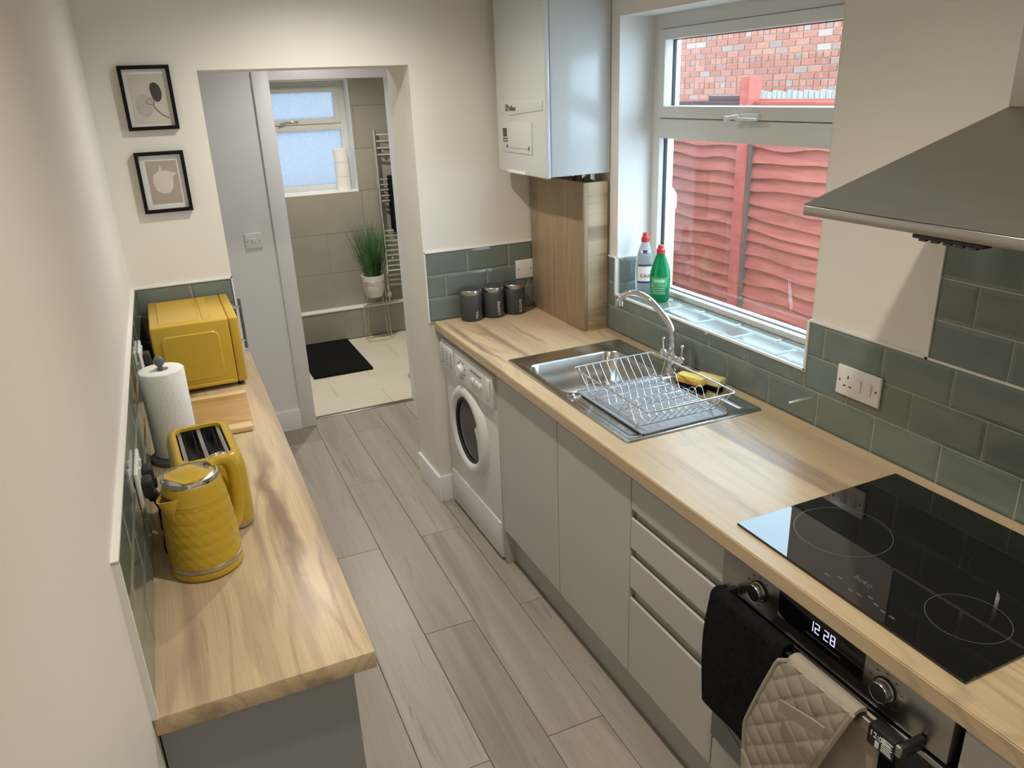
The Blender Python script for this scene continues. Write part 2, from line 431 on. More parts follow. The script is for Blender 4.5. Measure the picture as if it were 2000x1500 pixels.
# ------------------------------------------------------------------ the room shell
YF = 2.277          # far wall of the kitchen
CE = 2.40
WT = .235            # thickness of the window wall
WY0, WY1, WZ0, WZ1 = .665, 1.722, 1.062, 2.112     # window opening
wr = MB()
wr.box(0, WT, -2.7, WY0, -.05, CE).box(0, WT, WY1, 2.6, -.05, CE).box(0, WT, WY0, WY1, -.05, WZ0).box(0, WT, WY0, WY1, WZ1, CE)
wall_right = struct(wr, 'wall_right', 'wall_paint', 'cream painted kitchen wall with window and green metro tile splashback')
XL, YL, AL = -1.8305, .25, -.0115    # left wall: a touch out of square
wl = MB().box(-.15, 0, -3.0, 2.03, -.05, CE)
wall_left = struct(wl, 'wall_left', 'wall_paint', 'cream painted long kitchen wall beside the narrow worktop')
wall_left.location = (XL, YL, 0); wall_left.rotation_euler = (0, 0, AL)
OX0, OX1, OZ = -1.442, -.643, 1.982   # opening in the far wall
wf = MB().box(-2.0, OX0, YF, 2.585, -.05, CE).box(OX1, 0, YF, 2.585, -.05, CE).box(OX0, OX1, YF, 2.585, OZ, CE)
wall_far = struct(wf, 'wall_far', 'wall_paint', 'cream end wall of the kitchen with open doorway')
struct(MB().box(-2.0, .3, -2.85, -2.7, -.05, CE), 'wall_back', 'wall_paint', 'cream wall at the other end of the kitchen')
struct(MB().box(-2.0, WT, -2.85, 2.585, CE, CE+.08), 'ceiling', 'ceiling_paint', 'white kitchen ceiling with recessed downlights', 'ceiling')
# lobby and bathroom
DY0, DY1 = 3.525, 3.645
DX0, DX1, DZ = -1.012, -.362, 1.962
wd = MB().box(-2.0, DX0-.03, DY0, DY1, -.05, CE).box(DX1+.03, .85, DY0, DY1, -.05, CE).box(DX0-.03, DX1+.03, DY0, DY1, DZ+.03, CE)
struct(wd, 'wall_lobby', 'white_paint', 'white lobby wall around the bathroom doorway')
struct(MB().box(-2.0, -1.9, 2.585, DY0, -.05, CE), 'wall_lobby_left', 'white_paint', 'white side wall of the small lobby')
struct(MB().box(-.12, 0, 2.585, DY0, -.05, CE), 'wall_lobby_right', 'white_paint', 'white side wall of the lobby behind the doorway pier')
struct(MB().box(-2.0, .85, 2.585, 5.55, 2.30, 2.36), 'ceiling_lobby', 'ceiling_paint', 'white ceiling over lobby and bathroom', 'ceiling')
BY = 5.25
BX0, BX1, BZ0, BZ1 = -.93, -.186, 1.165, 1.985
wb = MB().box(-1.4, BX0, BY, 5.55, -.05, 2.3).box(BX1, .85, BY, 5.55, -.05, 2.3).box(BX0, BX1, BY, 5.55, -.05, BZ0).box(BX0, BX1, BY, 5.55, BZ1, 2.3)
wall_bath = struct(wb, 'wall_bathroom', 'bath_grout', 'taupe tiled bathroom end wall with frosted window')
struct(MB().box(-1.5, -1.4, DY1, 5.55, -.05, 2.3), 'wall_bathroom_left', 'bath_wall_tile', 'taupe side wall of the bathroom hidden by the door')
struct(MB().box(.85, .95, DY1, 5.55, -.05, 2.3), 'wall_bathroom_right', 'bath_wall_tile', 'taupe side wall of the bathroom behind the toilet')

# floor: laminate planks
floor = struct(MB().box(-2.0, .0, -2.7, 3.60, -.10, -.006), 'floor', 'rubber', 'grey oak laminate plank floor', 'floor')
PW, PLN, SL = .1955, 1.283, .012
def plank_mesh(w_, l_):
    def f():
        return MB().box(0, w_, 0, l_, -.006, 0, .0016, 1, edges=lambda e: all(v.co.z > -.001 for v in e.verts))
    return f
for c in range(-5, 6):
    x0 = -1.040 + c*PW
    ph = 1.353 if c % 2 == 0 else 2.003
    a = ph - PLN*4
    while a < 3.60:
        s, e = max(a, -2.6), min(a+PLN, 3.60)
        xx = x0 + SL*(s-2.0)
        if e-s > .03 and xx > -1.98 and xx+PW < .20:
            wq = PW if xx+PW < -.03 else max(.02, -.03-xx)
            if wq > .03:
                piece('plank', (round(wq-.0015, 3), round(e-s-.0015, 3)), plank_mesh(round(wq-.0015, 3), round(e-s-.0015, 3)), 'plank_laminate', floor,
                      Matrix.Translation((xx, s, 0)) @ Matrix.Rotation(-SL, 4, 'Z'))
        a += PLN
trim = MB().box(DX0-.01, DX1+.01, 3.595, 3.635, -.004, .006, .003)
tag(trim.build('trim_1', 'steel'), 'silver metal threshold strip at the bathroom doorway', 'trim', kind='structure')
bfloor = struct(MB().box(-1.4, .85, 3.60, 5.25, -.10, -.004), 'floor_bathroom', 'bath_grout', 'cream tiled bathroom floor', 'floor')
flat_tile = lambda w_, h_: (lambda: MB().box(0, w_, 0, h_, 0, .006, .001, 1, edges=lambda e: all(v.co.z > .005 for v in e.verts)))
for i in range(6):
    tile_run(bfloor, (0, 0, -.006), (1,0,0), (0,1,0), (0,0,1), -1.38, .84, 3.618+.30*i, min(3.918+.30*i, 5.15), -.49 + (.3 if i % 2 else 0), .6, m='bath_floor_tile', mk=flat_tile)
# bathroom wall tiles and the low boxed ledge
bz = [-.09+.3145*k for k in range(0, 8)]
for k in range(7):
    z0, z1 = bz[k]+.0, bz[k+1]
    ph = -.48 if k % 2 == 0 else -.165
    segs = [(-1.39, .84)]
    if z1 > BZ0+.02 and z0 < BZ1-.02: segs = [(-1.39, BX0), (BX1, .84)]
    for (a, b) in segs:
        tile_run(wall_bath, (0, BY, 0), (1,0,0), (0,0,1), (0,-1,0), a, b, max(z0, 0), z1, ph, .62, m='bath_wall_tile', mk=flat_tile)
ledge = tag(MB().box(-1.39, .84, 5.165, 5.243, 0, .243).build('trim_2', 'bath_grout', smooth=None), 'low tiled pipe boxing along the foot of the bathroom wall', 'boxing', kind='structure')
tile_run(ledge, (0, 5.165, 0), (1,0,0), (0,0,1), (0,-1,0), -1.38, .83, .004, .243, -.285, .6, m='bath_wall_tile', mk=flat_tile)
MB().box(-1.39, .84, 5.153, 5.243, .244, .258, .003).build('ledge_top', 'tile_trim', ledge)

# door casing, open bathroom door, skirtings
cas = MB().box(DX0-.085, DX0, DY0-.018, DY0, 0, DZ+.05, .004).box(DX1, DX1+.085, DY0-.018, DY0, 0, DZ+.05, .004).box(DX0-.002, DX1+.002, DY0-.0174, DY0, DZ, DZ+.0495, .004)
cas.box(DX0-.03, DX0-.0005, DY0-.001, DY1, 0, DZ+.03).box(DX1+.0005, DX1+.03, DY0-.001, DY1, 0, DZ+.03).box(DX0-.001, DX1+.001, DY0-.0008, DY1-.0005, DZ+.0005, DZ+.029)
casing = tag(cas.build('door_1', 'white_paint'), 'white painted door lining and architrave of the bathroom doorway', 'door frame', kind='structure')
leaf = MB().box(DX0-.032, DX0+.002, DY1+.004, DY1+.60, .008, DZ-.01, .002).build('door_leaf', 'white_paint', casing)
for hz in (.34, 1.70):
    MB().box(DX0-.001, DX0+.0015, DY1-.045, DY1-.003, hz-.038, hz+.038).tube([(DX0+.004, DY1+.002, hz-.04), (DX0+.004, DY1+.002, hz+.04)], .005).build('hinge', 'steel', casing)
def skirting(name, pts, h, label, t=.016):
    mb = MB()
    for (x0, x1, y0, y1) in pts: mb.box(x0, x1, y0, y1, 0, h, .004, edges=lambda e: all(v.co.z > .01 for v in e.verts))
    tag(mb.build(name, 'white_paint'), label, 'baseboard', kind='structure')
skirting('baseboard_lobby', [(-1.9, DX0-.085, DY0-.016, DY0)], .125, 'white skirting board below the lobby light switch')
skirting('baseboard_pier', [(OX1-.015, OX1, YF-.015, 2.585), (OX1+.0005, -.555, YF-.0155, YF)], .13, 'white skirting board around the doorway pier beside the washing machine')
skirting('baseboard_far', [(OX0, OX0+.015, YF, 2.585)], .13, 'white skirting board on the doorway side behind the narrow worktop')

# ------------------------------------------------------------------ splashback tiles
# window wall
MB().box(-.005, 0, -1.2, 1.775, .905, row(1.5)).box(-.005, 0, -1.2, WY0, row(1.5), row(3)).box(-.005, 0, WY1, 1.775, row(1.5), row(3)).box(-.005, 0, -1.2, .280, row(3), row(7)).build('grout', 'grout', wall_right, smooth=None)
nW = (-1, 0, 0)
tile_run(wall_right, (0,0,0), (0,1,0), (0,0,1), nW, -1.2, 1.775, .908, row(1), 0)
tile_run(wall_right, (0,0,0), (0,1,0), (0,0,1), nW, -1.2, WY0, row(1), row(2), .101)
tile_run(wall_right, (0,0,0), (0,1,0), (0,0,1), nW, WY0, WY1, row(1), WZ0+.003, .101)
tile_run(wall_right, (0,0,0), (0,1,0), (0,0,1), nW, WY1, 1.775, row(1), row(2), .101)
tile_run(wall_right, (0,0,0), (0,1,0), (0,0,1), nW, -1.2, WY0, row(2), row(3), 0)
tile_run(wall_right, (0,0,0), (0,1,0), (0,0,1), nW, WY1, 1.775, row(2), row(3), 0)
for i in range(3, 7):
    tile_run(wall_right, (0,0,0), (0,1,0), (0,0,1), nW, -1.2, .280, row(i), row(i+1), .279 if i % 2 else .178)
# trims of the splashback
MB().box(-.011, 0, -1.2, WY0, row(3), row(3)+.006).box(-.011, 0, .276, .284, row(3), row(7)).box(-.011, 0, WY1, 1.775, row(3), row(3)+.006).box(-.011, -.001, WY0-.002, WY0+.006, WZ0, row(3)).box(-.011, 0, WY1-.006, WY1+.002, WZ0, row(3)).box(-.011, 0, WY0, WY1, WZ0+.002, WZ0+.010).build('tile_trim', 'tile_trim', wall_right, smooth=None)
# sill and left reveal tiles
MB().box(0, .156, WY0, WY1, WZ0, WZ0+.004).box(0, .156, WY1-.005, WY1, WZ0, row(3)).build('grout', 'grout', wall_right, smooth=None)
tile_run(wall_right, (0, 0, WZ0+.001), (0,1,0), (1,0,0), (0,0,1), WY0+.002, WY1-.01, .008, .108, .0)
tile_run(wall_right, (0, 0, WZ0+.001), (0,1,0), (1,0,0), (0,0,1), WY0+.002, WY1-.01, .108, .154, .101)
tile_run(wall_right, (0, WY1-.002, 0), (1,0,0), (0,0,1), (0,-1,0), .008, .154, WZ0+.01, row(2), .10)
tile_run(wall_right, (0, WY1-.002, 0), (1,0,0), (0,0,1), (0,-1,0), .008, .154, row(2), row(3), .0)
MB().box(0, .156, WY1-.011, WY1, row(3), row(3)+.005).build('tile_trim', 'tile_trim', wall_right, smooth=None)
# white plaster reveals
MB().box(0, .16, WY1-.0015, WY1+.0005, row(3)+.004, WZ1).box(0, .16, WY0-.0005, WY0+.0015, WZ0, WZ1).box(0, .16, WY0, WY1, WZ1-.0015, WZ1+.0005).build('reveal', 'reveal_paint', wall_right, smooth=None)
# far wall, right of the opening
MB().box(OX1, -.11, YF-.005, YF, .905, row(3)).build('grout', 'grout', wall_far, smooth=None)
for i in range(3):
    tile_run(wall_far, (0,YF,0), (1,0,0), (0,0,1), (0,-1,0), OX1+.004, -.115, row(i) if i else .908, row(i+1), -.442 if i % 2 == 0 else -.551)
MB().box(OX1-.0005, OX1+.005, YF-.011, YF, .905, row(3)+.005).box(OX1, -.115, YF-.011, YF, row(3), row(3)+.005).build('tile_trim', 'tile_trim', wall_far, smooth=None)
# far wall, left of the opening
MB().box(-1.82, OX0, YF-.005, YF, .905, row(3)).build('grout', 'grout', wall_far, smooth=None)
for i in range(3):
    tile_run(wall_far, (0,YF,0), (1,0,0), (0,0,1), (0,-1,0), -1.80, OX0-.004, row(i) if i else .908, row(i+1), -1.599 if i % 2 == 0 else -1.50)
MB().box(OX0-.005, OX0+.0005, YF-.011, YF, .905, row(3)+.005).box(-1.81, OX0, YF-.011, YF, row(3), row(3)+.005).build('tile_trim', 'tile_trim', wall_far, smooth=None)
# left wall (wall-local frame)
MB().box(0, .005, 0, 2.02, .9105, row(3)).build('grout', 'grout', wall_left, smooth=None)
for i in range(3):
    tile_run(wall_left, (0,0,0), (0,1,0), (0,0,1), (1,0,0), .006, 2.015, row(i) if i else .9105, row(i+1), .10 if i % 2 else 0)
MB().box(0, .0115, -.004, .006, .9105, row(3)+.004).box(0, .0115, -.004, 2.02, row(3), row(3)+.006).build('tile_trim', 'tile_trim', wall_left, smooth=None)

# ------------------------------------------------------------------ kitchen window
win = tag(MB().frame(0, WY0, WY1, WZ0+.008, WZ1, .155, .225, (.048, .048, .022, .050)).box(.1525, .2245, WY0+.046, WY1-.046, 1.677, 1.750, .006).build('window_1', 'upvc'),
          'white plastic kitchen window with opening top light above the sink', 'window', kind='structure')
sy0, sy1, sz0, sz1 = WY0+.050, WY1-.050, 1.753, WZ1-.052
MB().frame(0, sy0, sy1, sz0, sz1, .140, .215, (.038, .038, .042, .036), .005).build('sash', 'upvc', win)
gk = MB()
for (a0, a1, b0, b1) in ((sy0+.036, sy1-.036, sz0+.040, sz1-.034), (WY0+.047, WY1-.047, WZ0+.029, 1.679)):
    gk.box(.178, .192, a0, a0+.005, b0, b1).box(.178, .192, a1-.005, a1, b0, b1).box(.178, .192, a0, a1, b0, b0+.0025).box(.178, .192, a0, a1, b1-.004, b1)
gk.build('gasket', 'rubber', win, smooth=None)
MB().box(.183, .187, sy0+.037, sy1-.037, sz0+.041, sz1-.035).build('pane', 'window_glass', win, smooth=None)
MB().box(.183, .187, WY0+.047, WY1-.047, WZ0+.029, 1.678).build('pane', 'window_glass', win, smooth=None)
hd = MB().box(.128, .142, 1.10, 1.19, 1.757, 1.775, .005).tube([(.122, 1.185, 1.766), (.112, 1.20, 1.764), (.110, 1.22, 1.760)], .006).sphere((.108, 1.226, 1.758), .013, 14, (.7, 1.2, .7)).box(.108, .128, 1.095, 1.19, 1.752, 1.762, .004)
hd.build('window_handle', 'white_plastic', win)

# bathroom window
WBY = 5.40
bw = tag(MB().frame(1, BX0, BX1, BZ0+.007, BZ1, WBY, WBY+.06, (.05, .05, .045, .045)).box(BX0+.048, BX1-.048, WBY+.0006, WBY+.059, 1.625, 1.68, .005).build('window_2', 'upvc'),
         'white frosted bathroom window with opening top light', 'window', kind='structure')
MB().frame(1, BX0+.047, BX1-.047, 1.677, BZ1-.042, WBY-.014, WBY+.05, .039).build('sash', 'upvc', bw)
MB().box(BX0+.084, BX1-.084, WBY+.03, WBY+.034, 1.712, BZ1-.078).build('pane', 'frosted_glass', bw, smooth=None)
MB().box(BX0+.047, BX1-.047, WBY+.03, WBY+.034, BZ0+.048, 1.628).build('pane', 'frosted_glass', bw, smooth=None)
MB().box(-.64, -.56, WBY-.026, WBY-.013, 1.69, 1.705, .004).tube([(-.64, WBY-.03, 1.70), (-.70, WBY-.04, 1.69)], .007).build('window_handle', 'chrome', bw)
MB().box(BX0, BX1, BY-.008, WBY, BZ0-.004, BZ0+.006, .002).build('window_sill', 'white_plastic', bw)
MB().box(BX1-.001, BX1+.004, BY-.004, WBY, BZ0, BZ1).box(BX0, BX1, BY-.004, WBY, BZ1-.002, BZ1+.003).build('reveal', 'reveal_paint', bw, smooth=None)

# ------------------------------------------------------------------ units along the window wall
XD = -.592          # front plane of the doors
def carcass_panels(y0, y1, z0=.15, z1=.868):
    return MB().box(-.57, -.02, y0+.001, y0+.017, z0, z1).box(-.57, -.02, y1-.017, y1-.001, z0, z1).box(-.57, -.02, y0, y1, z0, z0+.016).box(-.036, -.02, y0, y1, z0, z1)
def front_panel(y0, y1, z0, zl, zt):
    """Door or drawer front with a J-shaped finger pull along its top edge."""
    return MB().prism([(XD, z0), (XD, zl-.003), (XD+.003, zl), (XD+.006, zl), (XD+.013, zl-.022), (XD+.017, zl-.022), (XD+.019, zt), (XD+.022, zt), (XD+.022, z0)], 1, y0+.0015, y1-.0015)
def base_unit(name, label, y0, y1):
    c = thing(name, label, 'cabinet', (-.3, (y0+y1)/2, .15), group='base cabinets under the long worktop')
    carcass_panels(y0, y1).build('carcass', 'carcass', c, smooth=None)
    front_panel(y0, y1, .170, .845, .868).build('door', 'cabinet_grey', c, smooth=20)
    return c
base_unit('base_cabinet', 'pale grey handleless cabinet under the sink, next to the washing machine', 1.140, 1.622)
base_unit('base_cabinet', 'pale grey handleless cabinet between the sink cabinet and the drawers', .690, 1.138)
base_unit('base_cabinet', 'pale grey handleless cabinet on the near side of the oven', -.930, -.330)
dr = thing('drawer_unit', 'pale grey four drawer unit between cabinet and oven', 'cabinet', (-.3, .487, .15))
carcass_panels(.288, .688).build('carcass', 'carcass', dr, smooth=None)
for z0, zl, zt in ((.750, .845, .868), (.622, .720, .748), (.486, .591, .620), (.170, .448, .484)):
    front_panel(.288, .688, z0, zl, zt).build('drawer', 'cabinet_grey', dr, smooth=20)
tag(MB().box(-.59, -.03, 1.623, 1.637, 0, .868, .001).build('end_panel', 'cabinet_grey'), 'pale grey full height end panel beside the washing machine', 'panel')
tag(MB().box(-.548, -.533, -.93, 1.622, .002, .148).build('plinth', 'plinth_grey', smooth=None), 'grey kickboard along the foot of the base cabinets', 'plinth')

# worktop with sink cut-out
def worktop_right():
    xs = [-.620, -.548, -.068, -.0105]; ys = [-1.05, .782, 1.600, YF-.0105]
    b = MB(); bm = b.bm; z = .910; V = {}
    for i, x in enumerate(xs):
        for j, y in enumerate(ys): V[i, j] = bm.verts.new((x, y, z))
    fs = []
    for i in range(3):
        for j in range(3):
            if (i, j) != (1, 1): fs.append(bm.faces.new([V[i, j], V[i+1, j], V[i+1, j+1], V[i, j+1]]))
    ex = bmesh.ops.extrude_face_region(bm, geom=fs)
    for v in [g for g in ex['geom'] if isinstance(g, bmesh.types.BMVert)]: v.co.z = .872
    bmesh.ops.recalc_face_normals(bm, faces=bm.faces)
    ed = [e for e in bm.edges if all(abs(v.co.x+.620) < 1e-4 for v in e.verts) and abs(e.verts[0].co.z-e.verts[1].co.z) < 1e-4]
    bmesh.ops.bevel(bm, geom=ed, offset=.0025, segments=2, affect='EDGES')
    return b
tag(worktop_right().build('worktop', 'worktop_oak', smooth=40), 'long light oak worktop holding the sink and hob', 'worktop')

# washing machine
wm = thing('washing_machine', 'white front loading washing machine under the end of the worktop', 'washing machine', (-.33, 1.945, 0))
MB().box(-.592, -.06, 1.648, 2.238, .012, .842, .008).build('body', 'appliance_white', wm)
MB().prism([(-.612, .705), (-.606, .838), (-.590, .842), (-.590, .705)], 1, 1.650, 2.236, .003).build('control_panel', 'appliance_white', wm)
MB().box(-.598, -.590, 1.655, 2.231, .016, .185, .003).build('kick_panel', 'appliance_white', wm)
DC = (0, 1.955, .492)
def along_x(c): return Matrix.Translation(c) @ Matrix.Rotation(-PI/2, 4, 'Y')
ring = MB().lathe([(.146, .000), (.150, .016), (.165, .028), (.190, .024), (.205, .008), (.207, 0)], 56, cap=False, M=along_x((-.592, DC[1], DC[2])))
ring.prism([(1.800, .40), (1.800, .62), (1.835, .56), (1.860, .535), (1.838, .49), (1.832, .42)], 0, -.612, -.594, .002)
door = ring.build('door', 'appliance_white', wm, smooth=50)
MB().lathe([(.0, .002), (.09, .004), (.148, .002)], 48, cap=False, M=along_x((-.594, DC[1], DC[2]))).build('door_glass', 'black_gloss', door, smooth=60)
MB().lathe([(.136, .004), (.139, .010), (.147, .012), (.149, .004)], 48, cap=False, M=along_x((-.594, DC[1], DC[2]))).build('door_seal', 'rubber', door, smooth=60)
MB().lathe([(.026, 0), (.026, .012), (.022, .020), (0, .021)], 28, cap=False, M=along_x((-.609, 1.975, .768))).box(-.634, -.628, 1.972, 1.978, .748, .79).build('program_dial', 'appliance_white', wm, smooth=40)
for yy, rr in ((1.845, .015), (1.80, .015), (1.765, .012)):
    MB().lathe([(rr, 0), (rr*.95, .010), (0, .012)], 20, cap=False, M=along_x((-.609, yy, .762))).build('control_knob', 'appliance_white', wm, smooth=40)
MB().box(-.616, -.609, 2.065, 2.228, .728, .828, .003).build('detergent_drawer', 'appliance_white', wm)
MB().box(-.6155, -.609, 1.664, 1.70, .735, .82, .003).build('start_panel', 'white_plastic', wm)
for i in range(3):
    pm = MB()
    for j in range(6): pm.box(-.6168, -.6155, 2.20-.05*i-.028, 2.20-.05*i, .742+.012*j, .7455+.012*j)
    pm.build('program_list', 'hob_mark', wm, smooth=None, kind='stuff')
pm = MB()
for k in range(9):
    a = k*2*PI/9; pm.box(-.6132, -.609, 1.975+.040*math.cos(a)-.004, 1.975+.040*math.cos(a)+.004, .768+.038*math.sin(a)-.0016, .768+.038*math.sin(a)+.0016)
pm.build('dial_marks', 'hob_mark', wm, smooth=None, kind='stuff')
pm = MB()
for k in range(6): pm.box(-.6135, -.609, 1.855-.02*k, 1.866-.02*k, .80, .8035)
pm.build('button_print', 'hob_mark', wm, smooth=None, kind='stuff')

# oven with hanging cloths
ov = thing('oven', 'built-in stainless steel and black glass oven under the hob', 'oven', (-.3, -.02, .28))
MB().box(-.575, -.05, -.312, .279, .285, .862).build('body', 'black', ov, smooth=None)
MB().box(-.600, -.574, -.316, .281, .757, .864, .002).build('control_panel', 'oven_steel', ov)
disp = MB().box(-.6015, -.599, -.130, .098, .790, .856, .001).build('display', 'black_gloss', ov)
def mat_face_x(y, z, x=-.602):   # text plane on a front facing -x : text runs towards -y
    return basis((x, y, z), (0, -1, 0), (0, 0, 1), (-1, 0, 0))
def seg_digits(mb, s, y, z, h, M):
    S = {'1': 'bc', '2': 'abged', '8': 'abcdefg'}; w_ = h*.52; t_ = h*.10
    for ch in s:
        if ch == ' ': y -= w_*.55; continue
        P = {'a': (0, h-t_, w_, h), 'd': (0, 0, w_, t_), 'g': (0, h/2-t_/2, w_, h/2+t_/2), 'b': (w_-t_, h/2, w_, h), 'c': (w_-t_, 0, w_, h/2), 'f': (0, h/2, t_, h), 'e': (0, 0, t_, h/2)}
        for q in S[ch]:
            a, b_, c_, d_ = P[q]; mb.box(-.6022, -.6016, y-c_+.0003, y-a-.0003, z+b_+.0003, z+d_-.0003)
        y -= w_*(1.35 if ch != '1' else 1.3)
    return mb
seg_digits(MB(), '12 28', .010, .818, .024, None).build('clock_digits', 'display_glow', disp, smooth=None)
MB().box(-.6022, -.6016, -.075, .015, .8045, .8055).build('display_line', 'hob_mark', disp, smooth=None)
for yy in (.158, -.180):
    kn = MB().lathe([(.0225, 0), (.0225, .004), (.0205, .006), (.0205, .018), (.0195, .0195), (.0185, .0185), (0, .0185)], 36, cap=False, M=along_x((-.600, yy, .812))).build('knob', 'oven_steel', ov, smooth=40)
    MB().lathe([(.0186, .0188), (.0, .0192)], 36, cap=False, M=along_x((-.600, yy, .812))).build('knob_face', 'black', kn, smooth=40)
    MB().lathe([(.0250, 0), (.0250, .003), (.0228, .003)], 36, cap=False, M=along_x((-.600, yy, .812))).build('knob_collar', 'black', kn, smooth=40)
    pr = MB()
    for k in range(10):
        a = -.9 + k*.62; pr.box(-.6008, -.600, yy+.036*math.cos(a)-.003, yy+.036*math.cos(a)+.003, .812+.036*math.sin(a)-.0012, .812+.036*math.sin(a)+.0012)
    pr.build('knob_print', 'text_dark', ov, smooth=None)
dg_ = MB().box(-.604, -.574, -.316, .281, .290, .752, .003).build('door', 'black_gloss', ov)
MB().box(-.6055, -.603, -.316, .281, .740, .752, .001).build('door_edge', 'oven_steel', dg_)
MB().box(-.662, -.650, -.272, .232, .758, .782, .003).build('handle', 'oven_steel', dg_)
for yy in (-.268, .228):
    MB().box(-.655, -.602, yy-.007, yy+.007, .756, .783, .003).build('handle_bracket', 'black', dg_)
st = MB().box(-.6645, -.6620, -.262, -.206, .742, .784, .001).box(-.6645, -.640, -.262, -.206, .7825, .785, .001).build('sticker', 'black', dg_)
tx = MB().text('12:00', .016, mat_face_x(-.210, .764, -.665)).box(-.6656, -.6646, -.232, -.224, .746, .760)
for k in range(7): tx.box(-.6655, -.6646, -.259+.0015*(k % 3), -.237, .748+.0045*k, .7497+.0045*k+(.0014 if k == 4 else 0))
tx.build('sticker_print', 'text_white', dg_, smooth=None)
dwp = thing('warming_drawer', 'pale grey panel below the oven door', 'drawer', (-.58, -.02, .17))
front_panel(-.318, .286, .170, .268, .286).build('front', 'cabinet_grey', dwp, smooth=20)

# black waffle towel over the oven handle
def towel_fn(u, v):
    y = .232 - .226*u
    L = .60; s = v*L; wob = .006*math.sin(u*9+v*4)*min(1, abs(v-.33)*5)
    if s < .17: x, z = -.640 + wob*.3, .620 + s
    elif s < .215:
        a = (s-.17)/.045*PI; x, z = -.656 + .016*math.cos(a), .790 + .010*math.sin(a)
    else:
        d = s-.215; x, z = -.674 - .007*math.sin(min(1, d/.2)*PI*.6) + wob*.5, .790 - d*(.80 + .03*u)
        y += .012*math.sin(d*9)*(1-u) - .02*u*d/.3
    return (x, y, z)
tw = MB().sheet(towel_fn, 30, 60, .006)
tag(tw.build('tea_towel', 'black_fabric', smooth=60), 'black waffle tea towel hanging over the oven handle', 'towel')
# quilted oven gloves
gl_ = thing('oven_gloves', 'beige quilted oven gloves folded over the oven handle', 'oven glove', (-.67, -.07, .40))
def glove_pt(u, v, x_, thick, lean=True):
    z = .794 - v*.47
    k = min(1, v/.48)
    ya = -.006 + .066*k - .014*max(0, v-.48)/.52; yb = -.186 + (.070*k if lean else -.03*k)
    if v < .05: ya -= .02*(1-v/.05)**2
    y = ya + (yb-ya)*u
    q = (abs(math.sin(PI*(y+z)/.056))*abs(math.sin(PI*(y-z)/.056)))**.33
    e = min(1, min(u, 1-u)/.06)
    return (x_ - .0045*q*e*thick - .016*math.sin(min(1, v*2.2)*PI/2), y, z)
MB().sheet(lambda u, v: glove_pt(u, v, -.686, 1), 70, 150, .007).build('front_pad', 'glove_cloth', gl_, smooth=70)
MB().sheet(lambda u, v: (-.648+.0*u, -.012-.206*u, .780-v*.45), 8, 16, .008).build('back_pad', 'glove_cloth', gl_, smooth=70)
fold = [(-.684, .786), (-.680, .797), (-.666, .801), (-.650, .796), (-.645, .776), (-.652, .788), (-.666, .792), (-.676, .788)]
MB().prism(fold, 1, -.186, -.020).build('fold', 'glove_cloth', gl_, smooth=70)
edge = [glove_pt(0, v/30, -.686, 0) for v in range(31)]
MB().tube(edge, .0055, 8).build('binding', 'glove_binding', gl_, smooth=70)
edge = [glove_pt(1, v/30, -.686, 0) for v in range(31)]
MB().tube(edge, .0055, 8).build('binding', 'glove_binding', gl_, smooth=70)
MB().sheet(lambda u, v: (-.716 - .010*math.sin(u*PI), -.040-.115*u, .706+.030*math.sin(u*2.0)+.030*(v-.5)), 16, 3, .004).build('hanging_loop', 'glove_binding', gl_, smooth=70)
MB().sheet(lambda u, v: (-.712 - .012*math.sin(u*PI)*math.sin(v*PI), .055-.085*u-.02*v, .50-.19*v-.075*u*(1-v)), 12, 16, .008).build('thumb_pad', 'glove_cloth', gl_, smooth=70)

# hob
hob = thing('induction_hob', 'black glass electric hob set into the worktop', 'hob', (-.315, -.012, .910))
hg = MB().box(-.572, -.058, -.302, .277, .9105, .9165, .0015, 1).build('glass_top', 'ceramic_glass', hob)
def annulus(c, r, t_=.0007, z=.9166, n=72):
    mb = MB(); b = mb.bm; A = []; B = []
    for i in range(n):
        a = 2*PI*i/n; A.append(b.verts.new((c[0]+(r-t_)*math.cos(a), c[1]+(r-t_)*math.sin(a), z))); B.append(b.verts.new((c[0]+(r+t_)*math.cos(a), c[1]+(r+t_)*math.sin(a), z)))
    for i in range(n): b.faces.new([A[i], B[i], B[(i+1) % n], A[(i+1) % n]])
    return mb
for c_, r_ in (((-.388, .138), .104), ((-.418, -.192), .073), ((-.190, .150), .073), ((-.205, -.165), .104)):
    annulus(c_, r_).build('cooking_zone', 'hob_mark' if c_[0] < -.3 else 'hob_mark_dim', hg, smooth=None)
MB().text('beko', .022, basis((-.505, .000, .9167), (0, -1, 0), (1, 0, 0), (0, 0, 1)), .0002).build('logo', 'hob_mark', hg, smooth=None)
for (x_, y_) in ((-.544, .03), (-.530, .011), (-.543, -.029), (-.540, -.048), (-.528, -.065), (-.536, -.086), (-.542, -.107), (-.541, -.127)):
    MB().box(x_-.002, x_+.002, y_-.006, y_+.006, .9165, .9168).build('touch_key', 'hob_mark', hg, smooth=None)

